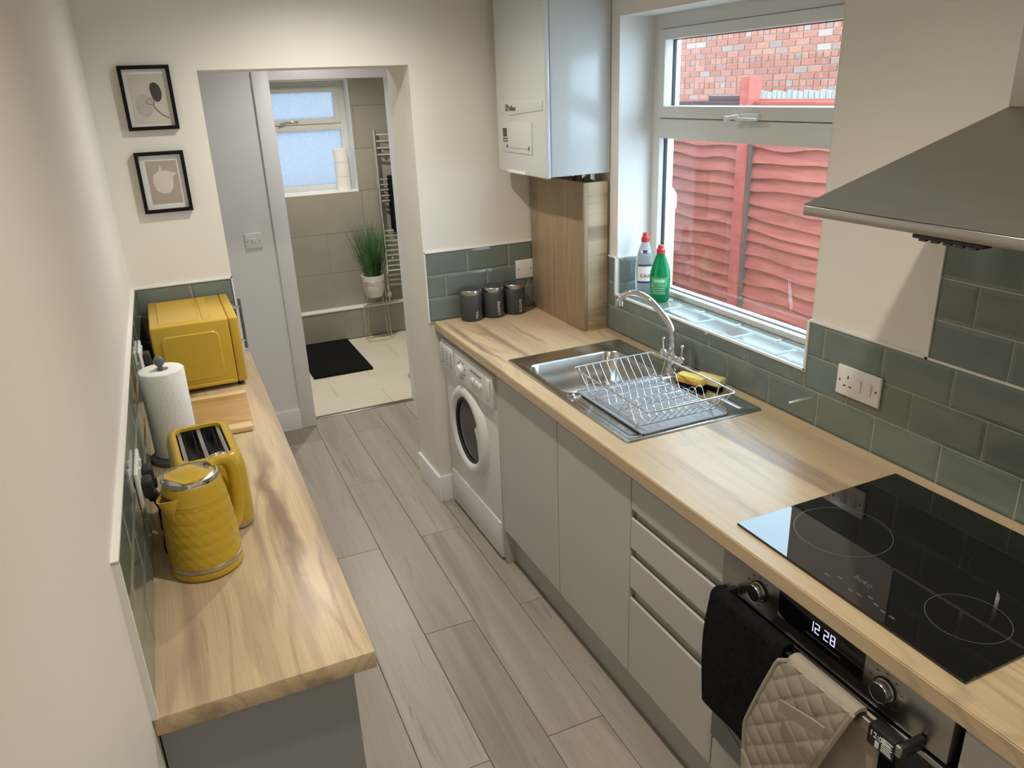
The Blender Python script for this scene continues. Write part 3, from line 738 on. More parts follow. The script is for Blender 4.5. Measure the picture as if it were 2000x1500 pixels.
# cooker hood
hood = thing('cooker_hood', 'stainless steel chimney cooker hood above the hob', 'cooker hood', (-.2, -.015, 1.61))
HX0, HX1, HY0, HY1 = -.454, -.012, -.315, .286
MB().box(HX0, HX1, HY0, HY1, 1.612, 1.634, .004, 3).build('rim', 'steel', hood)
def pyramid():
    mb = MB(); b = mb.bm; n = 12; rings = []
    top = (-.150, -.012, -.120, .092)
    for k in range(n+1):
        t_ = k/n; 
        x0 = HX0+(top[0]-HX0)*t_; y0 = HY0+(top[2]-HY0)*t_; y1 = HY1+(top[3]-HY1)*t_
        z = 1.634 + .177*t_
        rings.append([b.verts.new(q) for q in ((x0, y0, z), (x0, y1, z), (HX1, y1, z), (HX1, y0, z))])
    for a, c in zip(rings, rings[1:]):
        for i in range(4): b.faces.new([a[i], a[(i+1) % 4], c[(i+1) % 4], c[i]])
    bmesh.ops.recalc_face_normals(b, faces=b.faces); return mb
pyramid().build('canopy', 'steel', hood, smooth=25)
MB().box(-.150, -.012, -.120, .092, 1.811, 2.395, .002).build('chimney', 'steel', hood)
cb = MB().box(-.449, -.425, -.112, .024, 1.604, 1.612, .002).build('control_strip', 'black', hood)
for k in range(5): MB().box(-.4495, -.440, -.100+.024*k, -.086+.024*k, 1.6005, 1.604, .001).build('push_button', 'rubber', cb)
MB().box(-.40, -.06, -.27, .24, 1.606, 1.612).build('grease_filter', 'lid_steel', hood, smooth=None)

# boiler and wood boxing below it
bo = thing('boiler', 'white wall mounted gas boiler in the corner above the wood boxing', 'boiler', (-.14, 2.0, 1.547))
BF = -.286
MB().box(-.262, -.002, 1.778, 2.224, 1.552, 2.27, .004).build('casing', 'boiler_white', bo)
fr_ = MB().box(BF, -.264, 1.775, 2.227, 1.547, 2.27, .007, 3).build('front_cover', 'boiler_white', bo)
MB().prism([(1.792, 1.834), (2.10, 1.834), (2.165, 1.822), (2.21, 1.80), (2.10, 1.775), (1.98, 1.785), (1.80, 1.797)], 0, BF-.0035, BF+.002, .0015).build('brand_band', 'boiler_white', fr_, smooth=50)
pf_ = MB().box(BF-.005, BF+.002, 1.890, 2.166, 1.632, 1.754, .002).build('control_flap', 'boiler_white', fr_)
MB().box(BF-.0058, BF-.005, 2.120, 2.158, 1.692, 1.726).box(BF-.0058, BF-.005, 2.112, 2.160, 1.682, 1.687).box(BF-.0058, BF-.005, 2.112, 2.160, 1.672, 1.677).lathe([(0, .0008), (.007, .0008), (.007, 0)], 14, cap=False, M=along_x((BF-.005, 2.120, 1.655))).build('display', 'lcd', pf_, smooth=None)
MB().box(BF-.0056, BF-.005, 1.925, 2.10, 1.650, 1.6512).lathe([(0, .0006), (.008, .0006)], 14, cap=False, M=along_x((BF-.005, 1.915, 1.654))).build('gauge_line', 'hob_mark', pf_, smooth=None)
lg = MB().text('Vaillant', .034, basis((BF-.0043, 2.103, 1.794), (0, -.74, 0), (0, 0, .85), (-1, 0, 0)), .0005)
a0 = (2.124, 1.792); lg.box(BF-.0048, BF-.0038, 2.106, 2.126, 1.816, 1.818).box(BF-.0048, BF-.0038, 2.106, 2.126, 1.792, 1.794).box(BF-.0048, BF-.0038, 2.106, 2.108, 1.792, 1.818).box(BF-.0048, BF-.0038, 2.124, 2.126, 1.792, 1.818).box(BF-.0048, BF-.0038, 2.114, 2.118, 1.794, 1.816)
lg.build('brand_lettering', 'text_dark', fr_, smooth=None)
MB().box(BF-.0035, BF+.001, 1.958, 2.13, 1.549, 1.561, .002).build('catch', 'label_white', fr_)
for yy, zz in ((1.83, 1.50), (1.90, 1.45), (1.98, 1.45)): MB().tube([(-.05, yy, zz), (-.05, yy, 1.553)], .011).build('pipe', 'chrome', bo)
bx = thing('pipe_boxing', 'oak effect boxing that hides the boiler pipes', 'boxing', (-.06, 2.02, .91))
MB().box(-.122, -.104, 1.778, YF-.011, .9105, 1.520, .001).build('front_board', 'boxing_oak_shaded', bx)
MB().box(-.104, -.012, 1.778, 1.795, .9105, 1.520, .001).build('end_board', 'boxing_cross', bx)

# ------------------------------------------------------------------ sink, tap, rack
sk = thing('sink', 'stainless steel sink with single bowl and drainer', 'sink', (-.306, 1.19, .91))
def rrect(x0, x1, y0, y1, r, z, n=6):
    P = []
    for cx, cy, a0 in ((x1-r, y1-r, 0), (x0+r, y1-r, PI/2), (x0+r, y0+r, PI), (x1-r, y0+r, 3*PI/2)):
        for k in range(n+1): P.append((cx+r*math.cos(a0+PI/2*k/n), cy+r*math.sin(a0+PI/2*k/n), z))
    return P
def loft(mb, loops, capend=True):
    b = mb.bm; Vs = [[b.verts.new(p) for p in L] for L in loops]; n = len(loops[0])
    for A, B in zip(Vs, Vs[1:]):
        for i in range(n): b.faces.new([A[i], A[(i+1) % n], B[(i+1) % n], B[i]])
    if capend: b.faces.new(Vs[-1])
    return mb
SX0, SX1, SY0, SY1 = -.557, -.055, .770, 1.610
BWL = (-.526, -.142, 1.185, 1.512)
DRN = (-.526, -.100, .800, 1.160)
def sink_deck():
    mb = MB(); b = mb.bm
    # deck: outer lip, then flat deck with two rounded holes bridged by triangulation
    outer = rrect(SX0, SX1, SY0, SY1, .012, .9112, 3); lip = rrect(SX0+.004, SX1-.004, SY0+.004, SY1-.004, .010, .9150, 3)
    lip2 = rrect(SX0+.012, SX1-.012, SY0+.012, SY1-.012, .008, .9150, 3); inn = rrect(SX0+.017, SX1-.017, SY0+.017, SY1-.017, .008, .9122, 3)
    V = [[b.verts.new(p) for p in L] for L in (outer, lip, lip2, inn)]; n = len(outer)
    for A, B in zip(V, V[1:]):
        for i in range(n): b.faces.new([A[i], A[(i+1) % n], B[(i+1) % n], B[i]])
    h1 = [b.verts.new(p) for p in rrect(*BWL, .05, .9122)]; h2 = [b.verts.new(p) for p in rrect(*DRN, .02, .9122)]
    es = []
    for L in (V[3], h1, h2):
        for i in range(len(L)):
            e = b.edges.get((L[i], L[(i+1) % len(L)])) or b.edges.new((L[i], L[(i+1) % len(L)])); es.append(e)
    bmesh.ops.triangle_fill(b, use_beauty=True, use_dissolve=False, edges=es)
    bmesh.ops.recalc_face_normals(b, faces=b.faces)
    return mb
deck = sink_deck().build('deck', 'sink_steel', sk, smooth=30)
bl = MB(); x0, x1, y0, y1 = BWL
loft(bl, [rrect(x0, x1, y0, y1, .05, .9122), rrect(x0+.005, x1-.005, y0+.005, y1-.005, .05, .906), rrect(x0+.010, x1-.010, y0+.010, y1-.010, .05, .80), rrect(x0+.022, x1-.022, y0+.022, y1-.022, .045, .764), rrect(x0+.05, x1-.05, y0+.05, y1-.05, .03, .757)])
bl.build('bowl', 'sink_steel', sk, smooth=60)
dn = MB(); x0, x1, y0, y1 = DRN
loft(dn, [rrect(x0, x1, y0, y1, .02, .9122), rrect(x0+.006, x1-.006, y0+.006, y1-.006, .018, .9085), rrect(x0+.02, x1-.02, y0+.02, y1-.02, .015, .9082)])
for k in range(9): dn.tube([(x0+.05+k*.041, y0+.03, .9085), (x0+.05+k*.041, y1-.03, .9085)], .003, 6)
drainer = dn.build('drainer', 'sink_steel', sk, smooth=60)
MB().lathe([(.0, .004), (.030, .004), (.036, .001), (.036, 0)], 28, c=(-.334, 1.35, .757), cap=False).build('waste', 'chrome', sk)
MB().lathe([(.014, 0), (.014, .004), (.010, .008), (0, .009)], 20, c=(-.520, 1.172, .9125), cap=False).build('waste_knob', 'chrome', sk)

tap = thing('mixer_tap', 'chrome swan neck mixer tap with two lever handles', 'tap', (-.085, 1.21, .9125))
def smooth_path(P, n=6):
    P = [Vector(p) for p in P]; out = []
    for i in range(len(P)-1):
        a, b_, c_, d_ = P[max(i-1, 0)], P[i], P[i+1], P[min(i+2, len(P)-1)]
        for k in range(n):
            t_ = k/n; out.append(.5*((2*b_)+(-a+c_)*t_+(2*a-5*b_+4*c_-d_)*t_*t_+(-a+3*b_-3*c_+d_)*t_**3))
    out.append(P[-1]); return [tuple(v) for v in out]
MB().lathe([(.026, 0), (.026, .006), (.018, .012), (.016, .03), (.019, .036), (.019, .058), (.015, .066), (.013, .085), (.0135, .10)], 28, c=(-.085, 1.21, .9125)).build('base', 'chrome', tap)
sp = smooth_path([(-.085, 1.21, 1.005), (-.087, 1.212, 1.045), (-.096, 1.224, 1.085), (-.115, 1.251, 1.124), (-.141, 1.288, 1.164), (-.170, 1.329, 1.181), (-.192, 1.359, 1.172), (-.203, 1.375, 1.150)])
MB().tube(sp, .0118, 16).lathe([(.0128, -.016), (.0128, .004)], 20, c=(-.204, 1.376, 1.146)).build('spout', 'chrome', tap, smooth=60)
for sg in (1, -1):
    yb = 1.21+sg*.052
    hb = MB().tube([(-.085, 1.21, .958), (-.085, yb, .958)], [.013, .0125], 16).lathe([(.0165, -.014), (.0175, 0), (.0165, .012), (.008, .018)], 20, c=(-.085, yb, .958)).build('valve', 'chrome', tap, smooth=50)
    MB().tube([(-.085, yb, .972), (-.085, yb+sg*.004, 1.008)], [.0045, .0038], 12).sphere((-.085, yb+sg*.004, 1.013), .0072, 14).build('lever', 'chrome', hb, smooth=60)

tray = tag(MB().box(-.487, -.176, .792, 1.190, .9125, .9145, .0008).box(-.487, -.484, .792, 1.190, .9125, .9170).box(-.179, -.176, .792, 1.190, .9125, .9170).box(-.487, -.176, .792, .795, .9125, .9170).box(-.487, -.176, 1.187, 1.190, .9125, .9170).build('drip_tray', 'tray_grey', smooth=None), 'flat grey drip tray under the wire dish rack', 'tray')
rk = thing('dish_rack', 'silver wire dish rack standing on the sink drainer', 'dish rack', (-.34, .97, .918))
RX0, RX1, RY0, RY1, RZ = -.500, -.186, .748, 1.192, 1.002
MB().tube(rrect(RX0, RX1, RY0, RY1, .015, RZ, 4), .0028, 8, closed=True).build('rim', 'chrome_wire', rk, smooth=60)
for i in range(11):
    t_ = i/10; xr = RX0+.020+(RX1-RX0-.04)*t_; xb = -.475+.270*t_
    P = [(xr, RY1, RZ), (xb, 1.130, .934), (xb, 1.090, .932), (xb+.006, 1.062, .966), (xb+.010, 1.052, .972), (xb+.014, 1.042, .966), (xb+.008, 1.015, .932), (xb, .985, .931),
         (xb, .945, .931), (xb+.006, .922, .966), (xb+.010, .912, .972), (xb+.014, .902, .966), (xb+.008, .875, .932), (xb, .835, .931), (xb, .812, .934), (xr, RY0, RZ)]
    MB().tube(smooth_path(P, 2), .0014, 6).build('wire', 'chrome_wire', rk, smooth=60)
for yy in (1.125, 1.06, .99, .955, .90, .82):
    MB().tube([(-.478, yy, .9290), (-.202, yy, .9290)], .0023, 6).build('cross_wire', 'chrome_wire', rk, smooth=60)
for xx, xe in ((-.478, RX0), (-.202, RX1)):
    MB().tube(smooth_path([(xe, RY1-.08, RZ), (xx, 1.11, .930), (xx, 1.095, .9172), (xx, 1.08, .930), (xx, .86, .930), (xx, .845, .9172), (xx, .83, .930), (xe, RY0+.08, RZ)], 3), .0026, 8).build('side_wire', 'chrome_wire', rk, smooth=60)

for loc, rz, cm, lab in (((-.125, 1.045, .9155), .35, 'sponge_orange', 'yellow and orange washing up sponge behind the dish rack'), ((-.075, 1.010, .9155), .35, 'sponge_pale', 'pale yellow washing up sponge nearest the tiles')):
    s_ = thing('sponge', lab, 'sponge', loc, rz, 'sponges behind the tap', True)
    MB().box(-.021, .021, -.050, .050, 0, .009, .002).build('scourer', 'black_fabric', s_)
    MB().box(-.021, .021, -.050, .050, .009, .036, .004).build('foam', 'sponge_yellow' if cm == 'sponge_orange' else cm, s_)
    if cm == 'sponge_orange': MB().box(-.0222, -.0205, -.040, .040, .013, .024, .0006).build('stripe', cm, s_)

# ------------------------------------------------------------------ small things on the long worktop and sill
for cx, word in ((-.457, 'TEA'), (-.350, 'COFFEE'), (-.243, 'SUGAR')):
    cn = thing('canister', 'charcoal storage canister marked %s with steel lid' % word, 'canister', (cx, 2.212, .9105), group='three storage canisters')
    c0 = (cx, 2.212, .9105)
    MB().lathe([(.0, 0), (.046, 0), (.0485, .003), (.0485, .118), (.047, .120), (0, .120)], 40, c=c0, cap=False).build('body', 'charcoal', cn, smooth=50)
    ld_ = MB().lathe([(.0485, .119), (.0492, .121), (.0492, .136), (.047, .139), (.043, .139)], 40, c=c0, cap=False).build('lid', 'steel', cn, smooth=40)
    MB().lathe([(.044, .138), (.043, .1415), (0, .143)], 40, c=c0, cap=False).build('lid_window', 'charcoal', ld_, smooth=40)
    ang0 = -1.28
    def wrap(p, cx=cx):
        a = ang0 - (p.y)/.0485*1.0   # text runs upward; its own height wraps around the can
        r_ = .0488 + p.z
        return Vector((cx + r_*math.cos(a), 2.212 + r_*math.sin(a), .922 + p.x))
    MB().text(word, .019, None, .0004, wrap=wrap).build('lettering', 'text_white', cn, smooth=None)

def bottle(name, label, loc, rz, liquid, h, capm):
    b = thing(name, label, 'bottle', loc, rz, 'washing up liquid bottles on the window sill', True)
    prof = [(.0, 0), (.030, 0), (.036, .006), (.038, .04), (.0405, .085), (.038, .115), (.030, .145), (.022, .165), (.0165, .178), (.0165, .186), (0, .186)]
    k = h/.215
    body = MB().lathe([(r, z*k) for r, z in prof], 36, sx=1, sy=.62, cap=False).build('body', liquid, b, smooth=60)
    MB().lathe([(.016, .184*k), (.017, .186*k), (.017, .200*k), (.012, .203*k), (.0115, .213*k), (.009, .215*k), (0, .215*k)], 24, cap=False).build('cap', capm, b, smooth=45)
    return b, k
SZ = WZ0+.0105
def on_bottle(mb, k, zc, h, half, m, b, name, r=.0405):
    pass
g, k = bottle('dish_soap_bottle', 'green washing up liquid bottle with red cap on the window sill', (.074, 1.525, SZ), -.75, 'green_liquid', .222, 'red_cap')
def band(r, a0, a1, z0, z1, n=12, off=.0008):
    mb = MB(); b_ = mb.bm
    L = []
    for i in range(n+1):
        a = a0+(a1-a0)*i/n
        L.append([b_.verts.new(((r+off)*math.cos(a), (r+off)*.62*math.sin(a), z)) for z in (z0, z1)])
    for A, B in zip(L, L[1:]): b_.faces.new([A[0], B[0], B[1], A[1]])
    return mb
mat('label_green', (.10, .42, .18), .4, var=.3, vscale=60)
mat('label_pale', (.45, .70, .50), .4, var=.2, vscale=60)
band(.0404, -2.4, -.75, .060, .100).build('label', 'label_green', g, smooth=60)
for q in range(4): band(.0404, -2.2, -.95, .034+.007*q, .0365+.007*q, off=.0012).build('label_stripe', 'label_pale', g, smooth=60)
band(.0404, -2.1, -1.05, .080, .092, off=.0013).build('label_name', 'label_pale', g, smooth=60)
g, k = bottle('dish_soap_bottle', 'clear washing up liquid bottle with white label and red cap against the reveal', (.088, 1.652, SZ), -.55, 'clear_plastic', .250, 'red_cap')
band(.041, -2.35, -.80, .050, .118).build('label', 'label_white', g, smooth=60)
band(.041, -2.35, -.80, .050, .058, off=.0014).build('label_stripe', 'navy', g, smooth=60)
band(.0385, -2.3, -.85, .112, .126, off=.0025).build('label_arc', 'charcoal', g, smooth=60)
band(.025, -1.9, -1.3, .168, .182, off=.003).build('neck_label', 'navy', g, smooth=60)
mat('text_red', (.55, .03, .03), .5, var=0)
def wrapb(p):
    a = -2.05 + p.x/.036; r_ = .0424 + p.z
    return Vector((r_*math.cos(a), r_*.62*math.sin(a)-.0005, .072+p.y))
MB().text('FAIRY', .023, None, .0003, wrap=wrapb).build('lettering', 'text_red', g, smooth=None)

# wall plates
def plate(name, label, O, u, n, w_, h_, cat, screws=True):
    """Accessory plate whose lower left corner is O; u runs along the wall, n out of it."""
    v = Vector((0,0,1)); M = basis(O, u, v, n)
    p = thing(name, label, cat, O); MB().box(0, w_, 0, h_, 0, .009, .0035, 3, M=M).build('plate', 'white_plastic', p)
    if screws:
        for a in (.012, w_-.012): MB().lathe([(0, .0005), (.0035, .0005), (.0035, 0)], 12, c=(a, h_/2, .009), cap=False, M=M).build('screw', 'grey_holder', p)
    return p, M
p, M = plate('double_socket', 'white cooker switch and single socket plate on the green tiles beside the window', (-.0085, .538, 1.044), (0,-1,0), (-1,0,0), .147, .086, 'socket')
for (a, b) in ((.040, .056), (.030, .030), (.050, .030)):
    MB().box(a-.002 if b > .05 else a-.004, a+.002 if b > .05 else a+.004, b-.005 if b > .05 else b-.002, b+.005 if b > .05 else b+.002, .0088, .0094, M=M).build('pin_hole', 'black', p, smooth=None)
for a in (.078, .112): MB().prism([(.025, .009), (.025, .0105), (.043, .012), (.060, .0155), (.060, .009)], 0, a-.008, a+.008, .001, M=M).build('rocker', 'white_plastic', p)
p, M = plate('fused_spur', 'white blank plate on the tiles beside the canisters', (-.207, YF-.0085, 1.051), (1,0,0), (0,-1,0), .086, .086, 'socket')
p, M = plate('light_switch', 'white light switch on the lobby wall', (-1.255, DY0, 1.106), (1,0,0), (0,-1,0), .088, .085, 'switch')
MB().prism([(.028, .009), (.028, .010), (.056, .0135), (.056, .009)], 0, .034, .056, .001, M=M).build('rocker', 'white_plastic', p)
def wl_pt(x, y, z=0):  # point in the left wall's own frame
    return tuple(Matrix.Translation((XL, YL, 0)) @ Matrix.Rotation(AL, 4, 'Z') @ Vector((x, y, z)))
lu = tuple(Matrix.Rotation(AL, 4, 'Z') @ Vector((0, 1, 0))); ln = tuple(Matrix.Rotation(AL, 4, 'Z') @ Vector((1, 0, 0)))
def plug(name, label, y, z, tail):
    pg = thing(name, label, 'plug', wl_pt(.018, y, z))
    x0 = wl_pt(.0185, y, z)
    MB().box(x0[0], x0[0]+.022, x0[1]-.020, x0[1]+.020, z-.023, z+.023, .007, 3).box(x0[0]+.006, x0[0]+.026, x0[1]-.011, x0[1]+.011, z-.036, z-.008, .006, 2).build('body', 'rubber', pg)
    MB().tube(smooth_path([(x0[0]+.016, x0[1], z-.034)] + tail, 6), .0036, 8).build('cable', 'rubber', pg, smooth=60)
for yc, lab in ((.575, 'white double socket behind the kettle'), (1.52, 'white double socket beside the microwave')):
    p, M = plate('wall_socket', lab, wl_pt(.0085, yc-.073, 1.052), lu, ln, .147, .086, 'socket', False)
    for a in (.05, .097): MB().prism([(.055, .009), (.055, .0105), (.078, .014), (.078, .009)], 0, a-.006, a+.006, .001, M=M).build('rocker', 'white_plastic', p)
plug('power_plug', 'black plug with looping cable nearest the kettle', .543, 1.085, [(-1.782, .815, 1.01), (-1.777, .83, .975), (-1.770, .855, .965), (-1.768, .872, .99), (-1.774, .87, 1.025), (-1.781, .845, 1.03), (-1.786, .825, .99), (-1.783, .815, .95), (-1.775, .83, .93), (-1.769, .855, .935), (-1.771, .865, .96), (-1.780, .84, .965), (-1.787, .815, .935), (-1.788, .795, .9155), (-1.780, .775, .9145), (-1.755, .757, .9145)])
plug('power_plug', 'black plug of the toaster beside the kitchen roll', .607, 1.085, [(-1.782, .865, 1.0), (-1.790, .87, .94), (-1.783, .88, .917), (-1.757, .89, .9145)])
plug('power_plug', 'black plug of the microwave', 1.545, 1.085, [(-1.788, 1.80, 1.0), (-1.790, 1.85, .94), (-1.785, 1.95, .93), (-1.775, 2.05, .96)])

# ------------------------------------------------------------------ narrow worktop and cabinet on the other side
def L2W(x, y): q = wl_pt(x, y); return (q[0], q[1])
wtl = MB().prism([L2W(.0006, 0), L2W(.385, -.002), L2W(.385, 2.012), L2W(.0006, 2.012)], 2, .872, .910, .0022)
tag(wtl.build('worktop', 'worktop_oak', smooth=40), 'narrow light oak worktop holding the kettle and microwave', 'worktop')
lc = thing('base_cabinet', 'grey slim cabinet below the narrow worktop', 'cabinet', (-1.65, 1.25, 0))
MB().prism([L2W(.004, .020), L2W(.343, .020), L2W(.343, .038), L2W(.004, .038)], 2, .002, .871).build('end_panel', 'dark_grey_panel', lc, smooth=None)
MB().prism([L2W(.004, .040), L2W(.318, .040), L2W(.318, 2.01), L2W(.004, 2.01)], 2, .14, .871).build('carcass', 'dark_grey_panel', lc, smooth=None)
for k in range(4):
    a = .040+.4925*k
    MB().prism([L2W(.320, a+.002), L2W(.340, a+.002), L2W(.340, a+.4905), L2W(.320, a+.4905)], 2, .150, .845, .0015).build('door', 'cabinet_grey', lc)
MB().prism([L2W(.27, .04), L2W(.285, .04), L2W(.285, 2.01), L2W(.27, 2.01)], 2, .002, .138).build('plinth', 'plinth_grey', lc, smooth=None)

# microwave
mw = thing('microwave', 'mustard yellow retro microwave at the far end of the narrow worktop', 'microwave', (-1.62, 2.055, .9105))
mx0, mx1, my0, my1, mz0, mz1 = -1.763, -1.508, 1.861, 2.252, .924, 1.165
body = MB().box(mx0, mx1, my0, my1, mz0, mz1, .006, 3).build('body', 'yellow_enamel', mw)
MB().box(mx1+.001, -1.475, my0, my1, mz0+.002, mz1, .006, 3).build('door', 'yellow_enamel', mw)
def raised_frame(pts, r): return MB().tube(pts, r, 8, closed=True)
def rr2(a0, a1, b0, b1, r, n=5):
    return [(x, y) for x, y, _ in rrect(a0, a1, b0, b1, r, 0, n)]
emb = MB()
b_ = emb.bm
def emboss(loop_fn, a0, a1, b0, b1, r, d):
    L = [rr2(a0, a1, b0, b1, r), rr2(a0+.004, a1-.004, b0+.004, b1-.004, r-.004)]
    A = [b_.verts.new(loop_fn(p, 0)) for p in L[0]]; B = [b_.verts.new(loop_fn(p, d)) for p in L[1]]
    n = len(A)
    for i in range(n): b_.faces.new([A[i], A[(i+1) % n], B[(i+1) % n], B[i]])
    b_.faces.new(B)
emboss(lambda p, d: (p[0], my0+.0004-d, p[1]), -1.735, -1.545, .955, 1.128, .024, .004)
emboss(lambda p, d: (p[0], p[1], mz1-.0004+d), -1.735, -1.600, 1.885, 2.225, .012, .003)
emboss(lambda p, d: (p[0], p[1], mz1-.0004+d), -1.592, -1.560, 1.885, 2.225, .006, .003)
bmesh.ops.recalc_face_normals(b_, faces=b_.faces)
emb.build('embossed_panel', 'yellow_enamel', body, smooth=30)
MB().box(mx0+.01, -1.520, my0-.004, my0+.002, .930, .940, .002).build('lower_rib', 'yellow_enamel', body)
MB().tube([(-1.441, 2.130, .968), (-1.441, 2.130, 1.165)], .0058, 14).build('handle', 'grey_holder', mw)
for zz in (1.000, 1.135): MB().tube([(-1.478, 2.130, zz), (-1.441, 2.130, zz)], .006, 12).build('handle_mount', 'chrome', mw)
for zz in (1.14, 1.165): MB().lathe([(.012, 0), (.012, .012), (0, .013)], 20, cap=False, M=Matrix.Translation((-1.475, 2.215, zz-.05)) @ Matrix.Rotation(PI/2, 4, 'Y')).build('dial', 'chrome', mw)
MB().box(-1.476, -1.4735, 1.895, 2.10, .955, 1.14, .002).build('door_glass', 'black_gloss', mw)
for xx in (-1.745, -1.50):
    for yy in (1.885, 2.225): MB().lathe([(.011, 0), (.012, .0145)], 14, c=(xx, yy, .9105)).build('foot', 'rubber', mw)
MB().box(-1.7665, -1.763, 1.90, 2.21, .95, 1.13, .001).build('back_panel', 'grey_holder', mw)

# kitchen roll on its holder
kr = thing('paper_towel_holder', 'dark grey kitchen roll holder with ball finial', 'holder', (-1.737, 1.332, .9105))
c0 = (-1.737, 1.332, .9105)
MB().lathe([(.0, 0), (.070, 0), (.074, .004), (.074, .012), (.066, .018), (.0, .019)], 40, c=c0, cap=False).build('base', 'grey_holder', kr, smooth=45)
MB().tube([(c0[0], c0[1], .925), (c0[0], c0[1], 1.200)], .007, 14).build('pole', 'grey_holder', kr)
MB().sphere((c0[0], c0[1], 1.206), .0150, 20).build('finial', 'grey_holder', kr, smooth=80)
def roll_prof(ri, ro, z0, z1): return [(ri, z0), (ro-.003, z0), (ro, z0+.003), (ro, z1-.003), (ro-.003, z1), (ri, z1)]
tag(MB().lathe(roll_prof(.020, .0605, .0195, .2720), 56, c=c0, closed=True).build('paper_towel_roll', 'paper', smooth=50), 'white kitchen paper roll on the grey holder', 'paper towel')

# chopping board
cbd = thing('chopping_board', 'bamboo chopping board with pale end rails', 'chopping board', (-1.62, 1.593, .9105), -.045, local=True)
MB().box(-.115, .115, -.150, .150, .0, .019, .003).build('board', 'bamboo', cbd)
for a in (-.150, .150): MB().box(-.115, .115, a-.018 if a > 0 else a-.024, a+.024 if a > 0 else a+.018, 0, .0195, .006, 3).build('end_rail', 'bamboo_rail', cbd)

# toaster
to = thing('toaster', 'mustard yellow two slice toaster behind the kettle', 'toaster', (-1.668, .945, .9105), .05, local=True)
def rbox_loft(mb, secs, n=6):
    return loft(mb, [rrect(-a, a, -b, b, r, z, n) for a, b, r, z in secs], False)
tb = MB(); rbox_loft(tb, [(.077, .132, .035, .010), (.080, .136, .037, .016), (.080, .136, .037, .120), (.078, .134, .037, .160), (.074, .129, .036, .182), (.068, .122, .032, .192), (.060, .112, .026, .194), (.0545, .105, .020, .1935), (.0535, .104, .020, .186)])
tb.build('body', 'yellow_plastic', to, smooth=50)
tb = MB(); rbox_loft(tb, [(.070, .125, .03, .0), (.074, .130, .034, .002), (.079, .1355, .037, .010), (.0795, .1358, .037, .016)]); tb.build('base', 'lid_steel', to, smooth=50)
tb = MB(); loft(tb, [rrect(-.0545, .0545, -.105, .105, .02, .184), rrect(-.050, .050, -.100, .100, .016, .150)]); tb.build('slot_well', 'black', to, smooth=None)
for xx in (-.046, 0, .046): MB().box(xx-.0045, xx+.0045, -.103, .103, .150, .188, .001).build('slot_divider', 'lid_steel', to)
for xx in (-.036, -.013, .011, .034):
    for q in range(9): MB().tube([(xx, -.095+.0235*q, .15), (xx, -.095+.0235*q, .183)], .0012, 5).build('element_wire', 'chrome_wire', to)
MB().box(-.012, .012, -.150, -.134, .085, .105, .004).build('lever', 'lid_steel', to)

# kettle
kt = thing('kettle', 'mustard yellow kettle with diamond pattern at the near end of the narrow worktop', 'kettle', (-1.705, .700, .9105), math.atan2(-.62, -.78), local=True)
# local +x points to the spout
MB().lathe([(0, 0), (.070, 0), (.0765, .004), (.0780, .010), (.0775, .018), (.070, .020)], 48, cap=False).build('power_base', 'yellow_plastic', kt, smooth=45)
MB().lathe([(.0745, .0195), (.0768, .021), (.0768, .031), (.0745, .032)], 48, cap=False).build('base_band', 'lid_steel', kt, smooth=45)
def kr_(z):
    P = [(.031, .0760), (.06, .0757), (.10, .0742), (.14, .0712), (.18, .0665), (.205, .0615), (.222, .0570)]
    for (a, ra), (b, rb) in zip(P, P[1:]):
        if z <= b: return ra + (rb-ra)*(z-a)/(b-a)
    return P[-1][1]
def kettle_body():
    mb = MB(); b = mb.bm; N = 22; zs = [.031+(.178-.031)*i/11 for i in range(12)]; rings = []
    for i, z in enumerate(zs):
        dev = .0009 if 0 < i < 11 else 0
        rings.append([b.verts.new(((kr_(z)+(dev if i % 2 else -dev*.2))*math.cos(2*PI*(k+.5*(i % 2))/N), (kr_(z)+(dev if i % 2 else -dev*.2))*math.sin(2*PI*(k+.5*(i % 2))/N), z)) for k in range(N)])
    for i in range(11):
        A, B = rings[i], rings[i+1]
        for k in range(N):
            if i % 2 == 0:
                b.faces.new([A[k], A[(k+1) % N], B[k]]); b.faces.new([B[k], A[(k+1) % N], B[(k+1) % N]])
            else:
                b.faces.new([A[k], B[(k+1) % N], B[k]]); b.faces.new([A[k], A[(k+1) % N], B[(k+1) % N]])
    return mb
kb = kettle_body().build('body', 'yellow_plastic', kt, smooth=None)
MB().lathe([(kr_(.177)+.0005, .177)]+[(kr_(z), z) for z in (.182, .19, .20, .21, .218)]+[(.052, .224)], 48, cap=False).build('shoulder', 'yellow_plastic', kt, smooth=60)
MB().lathe([(.0585, .216), (.0600, .220), (.0575, .227), (.0535, .2265), (.0520, .222)], 48, cap=False).build('rim_ring', 'chrome', kt, smooth=60)
MB().lathe([(.0530, .2225), (.045, .2275), (.02, .229), (0, .229)], 48, cap=False).build('lid', 'lid_steel', kt, smooth=60)
def lid_grip(u, v):
    x = -.030+.072*u; y = (v-.5)*2*.046*math.sqrt(max(0, 1-((x-.004)/.050)**2))
    return (x, y, .2285+.007*(1-(2*v-1)**2)*math.sin(PI*min(1, u*1.15)))
MB().sheet(lid_grip, 14, 16, .003).build('lid_grip', 'yellow_plastic', kt, smooth=60)
def spout(u, v):
    a = (v-.5)*2; zt = .200; z = zt-.050*(1-u)*1.0-.0; r = kr_(.190)
    ang = a*.42*(.35+.65*u); ext = .026*(1-abs(a)**1.5)*(u**1.2)
    zz = .150 + .050*u
    return ((kr_(zz)+ext+.0015)*math.cos(ang), (kr_(zz)+ext*.5+.0015)*math.sin(ang), zz)
MB().sheet(spout, 12, 16, .002).build('spout', 'yellow_plastic', kt, smooth=60)
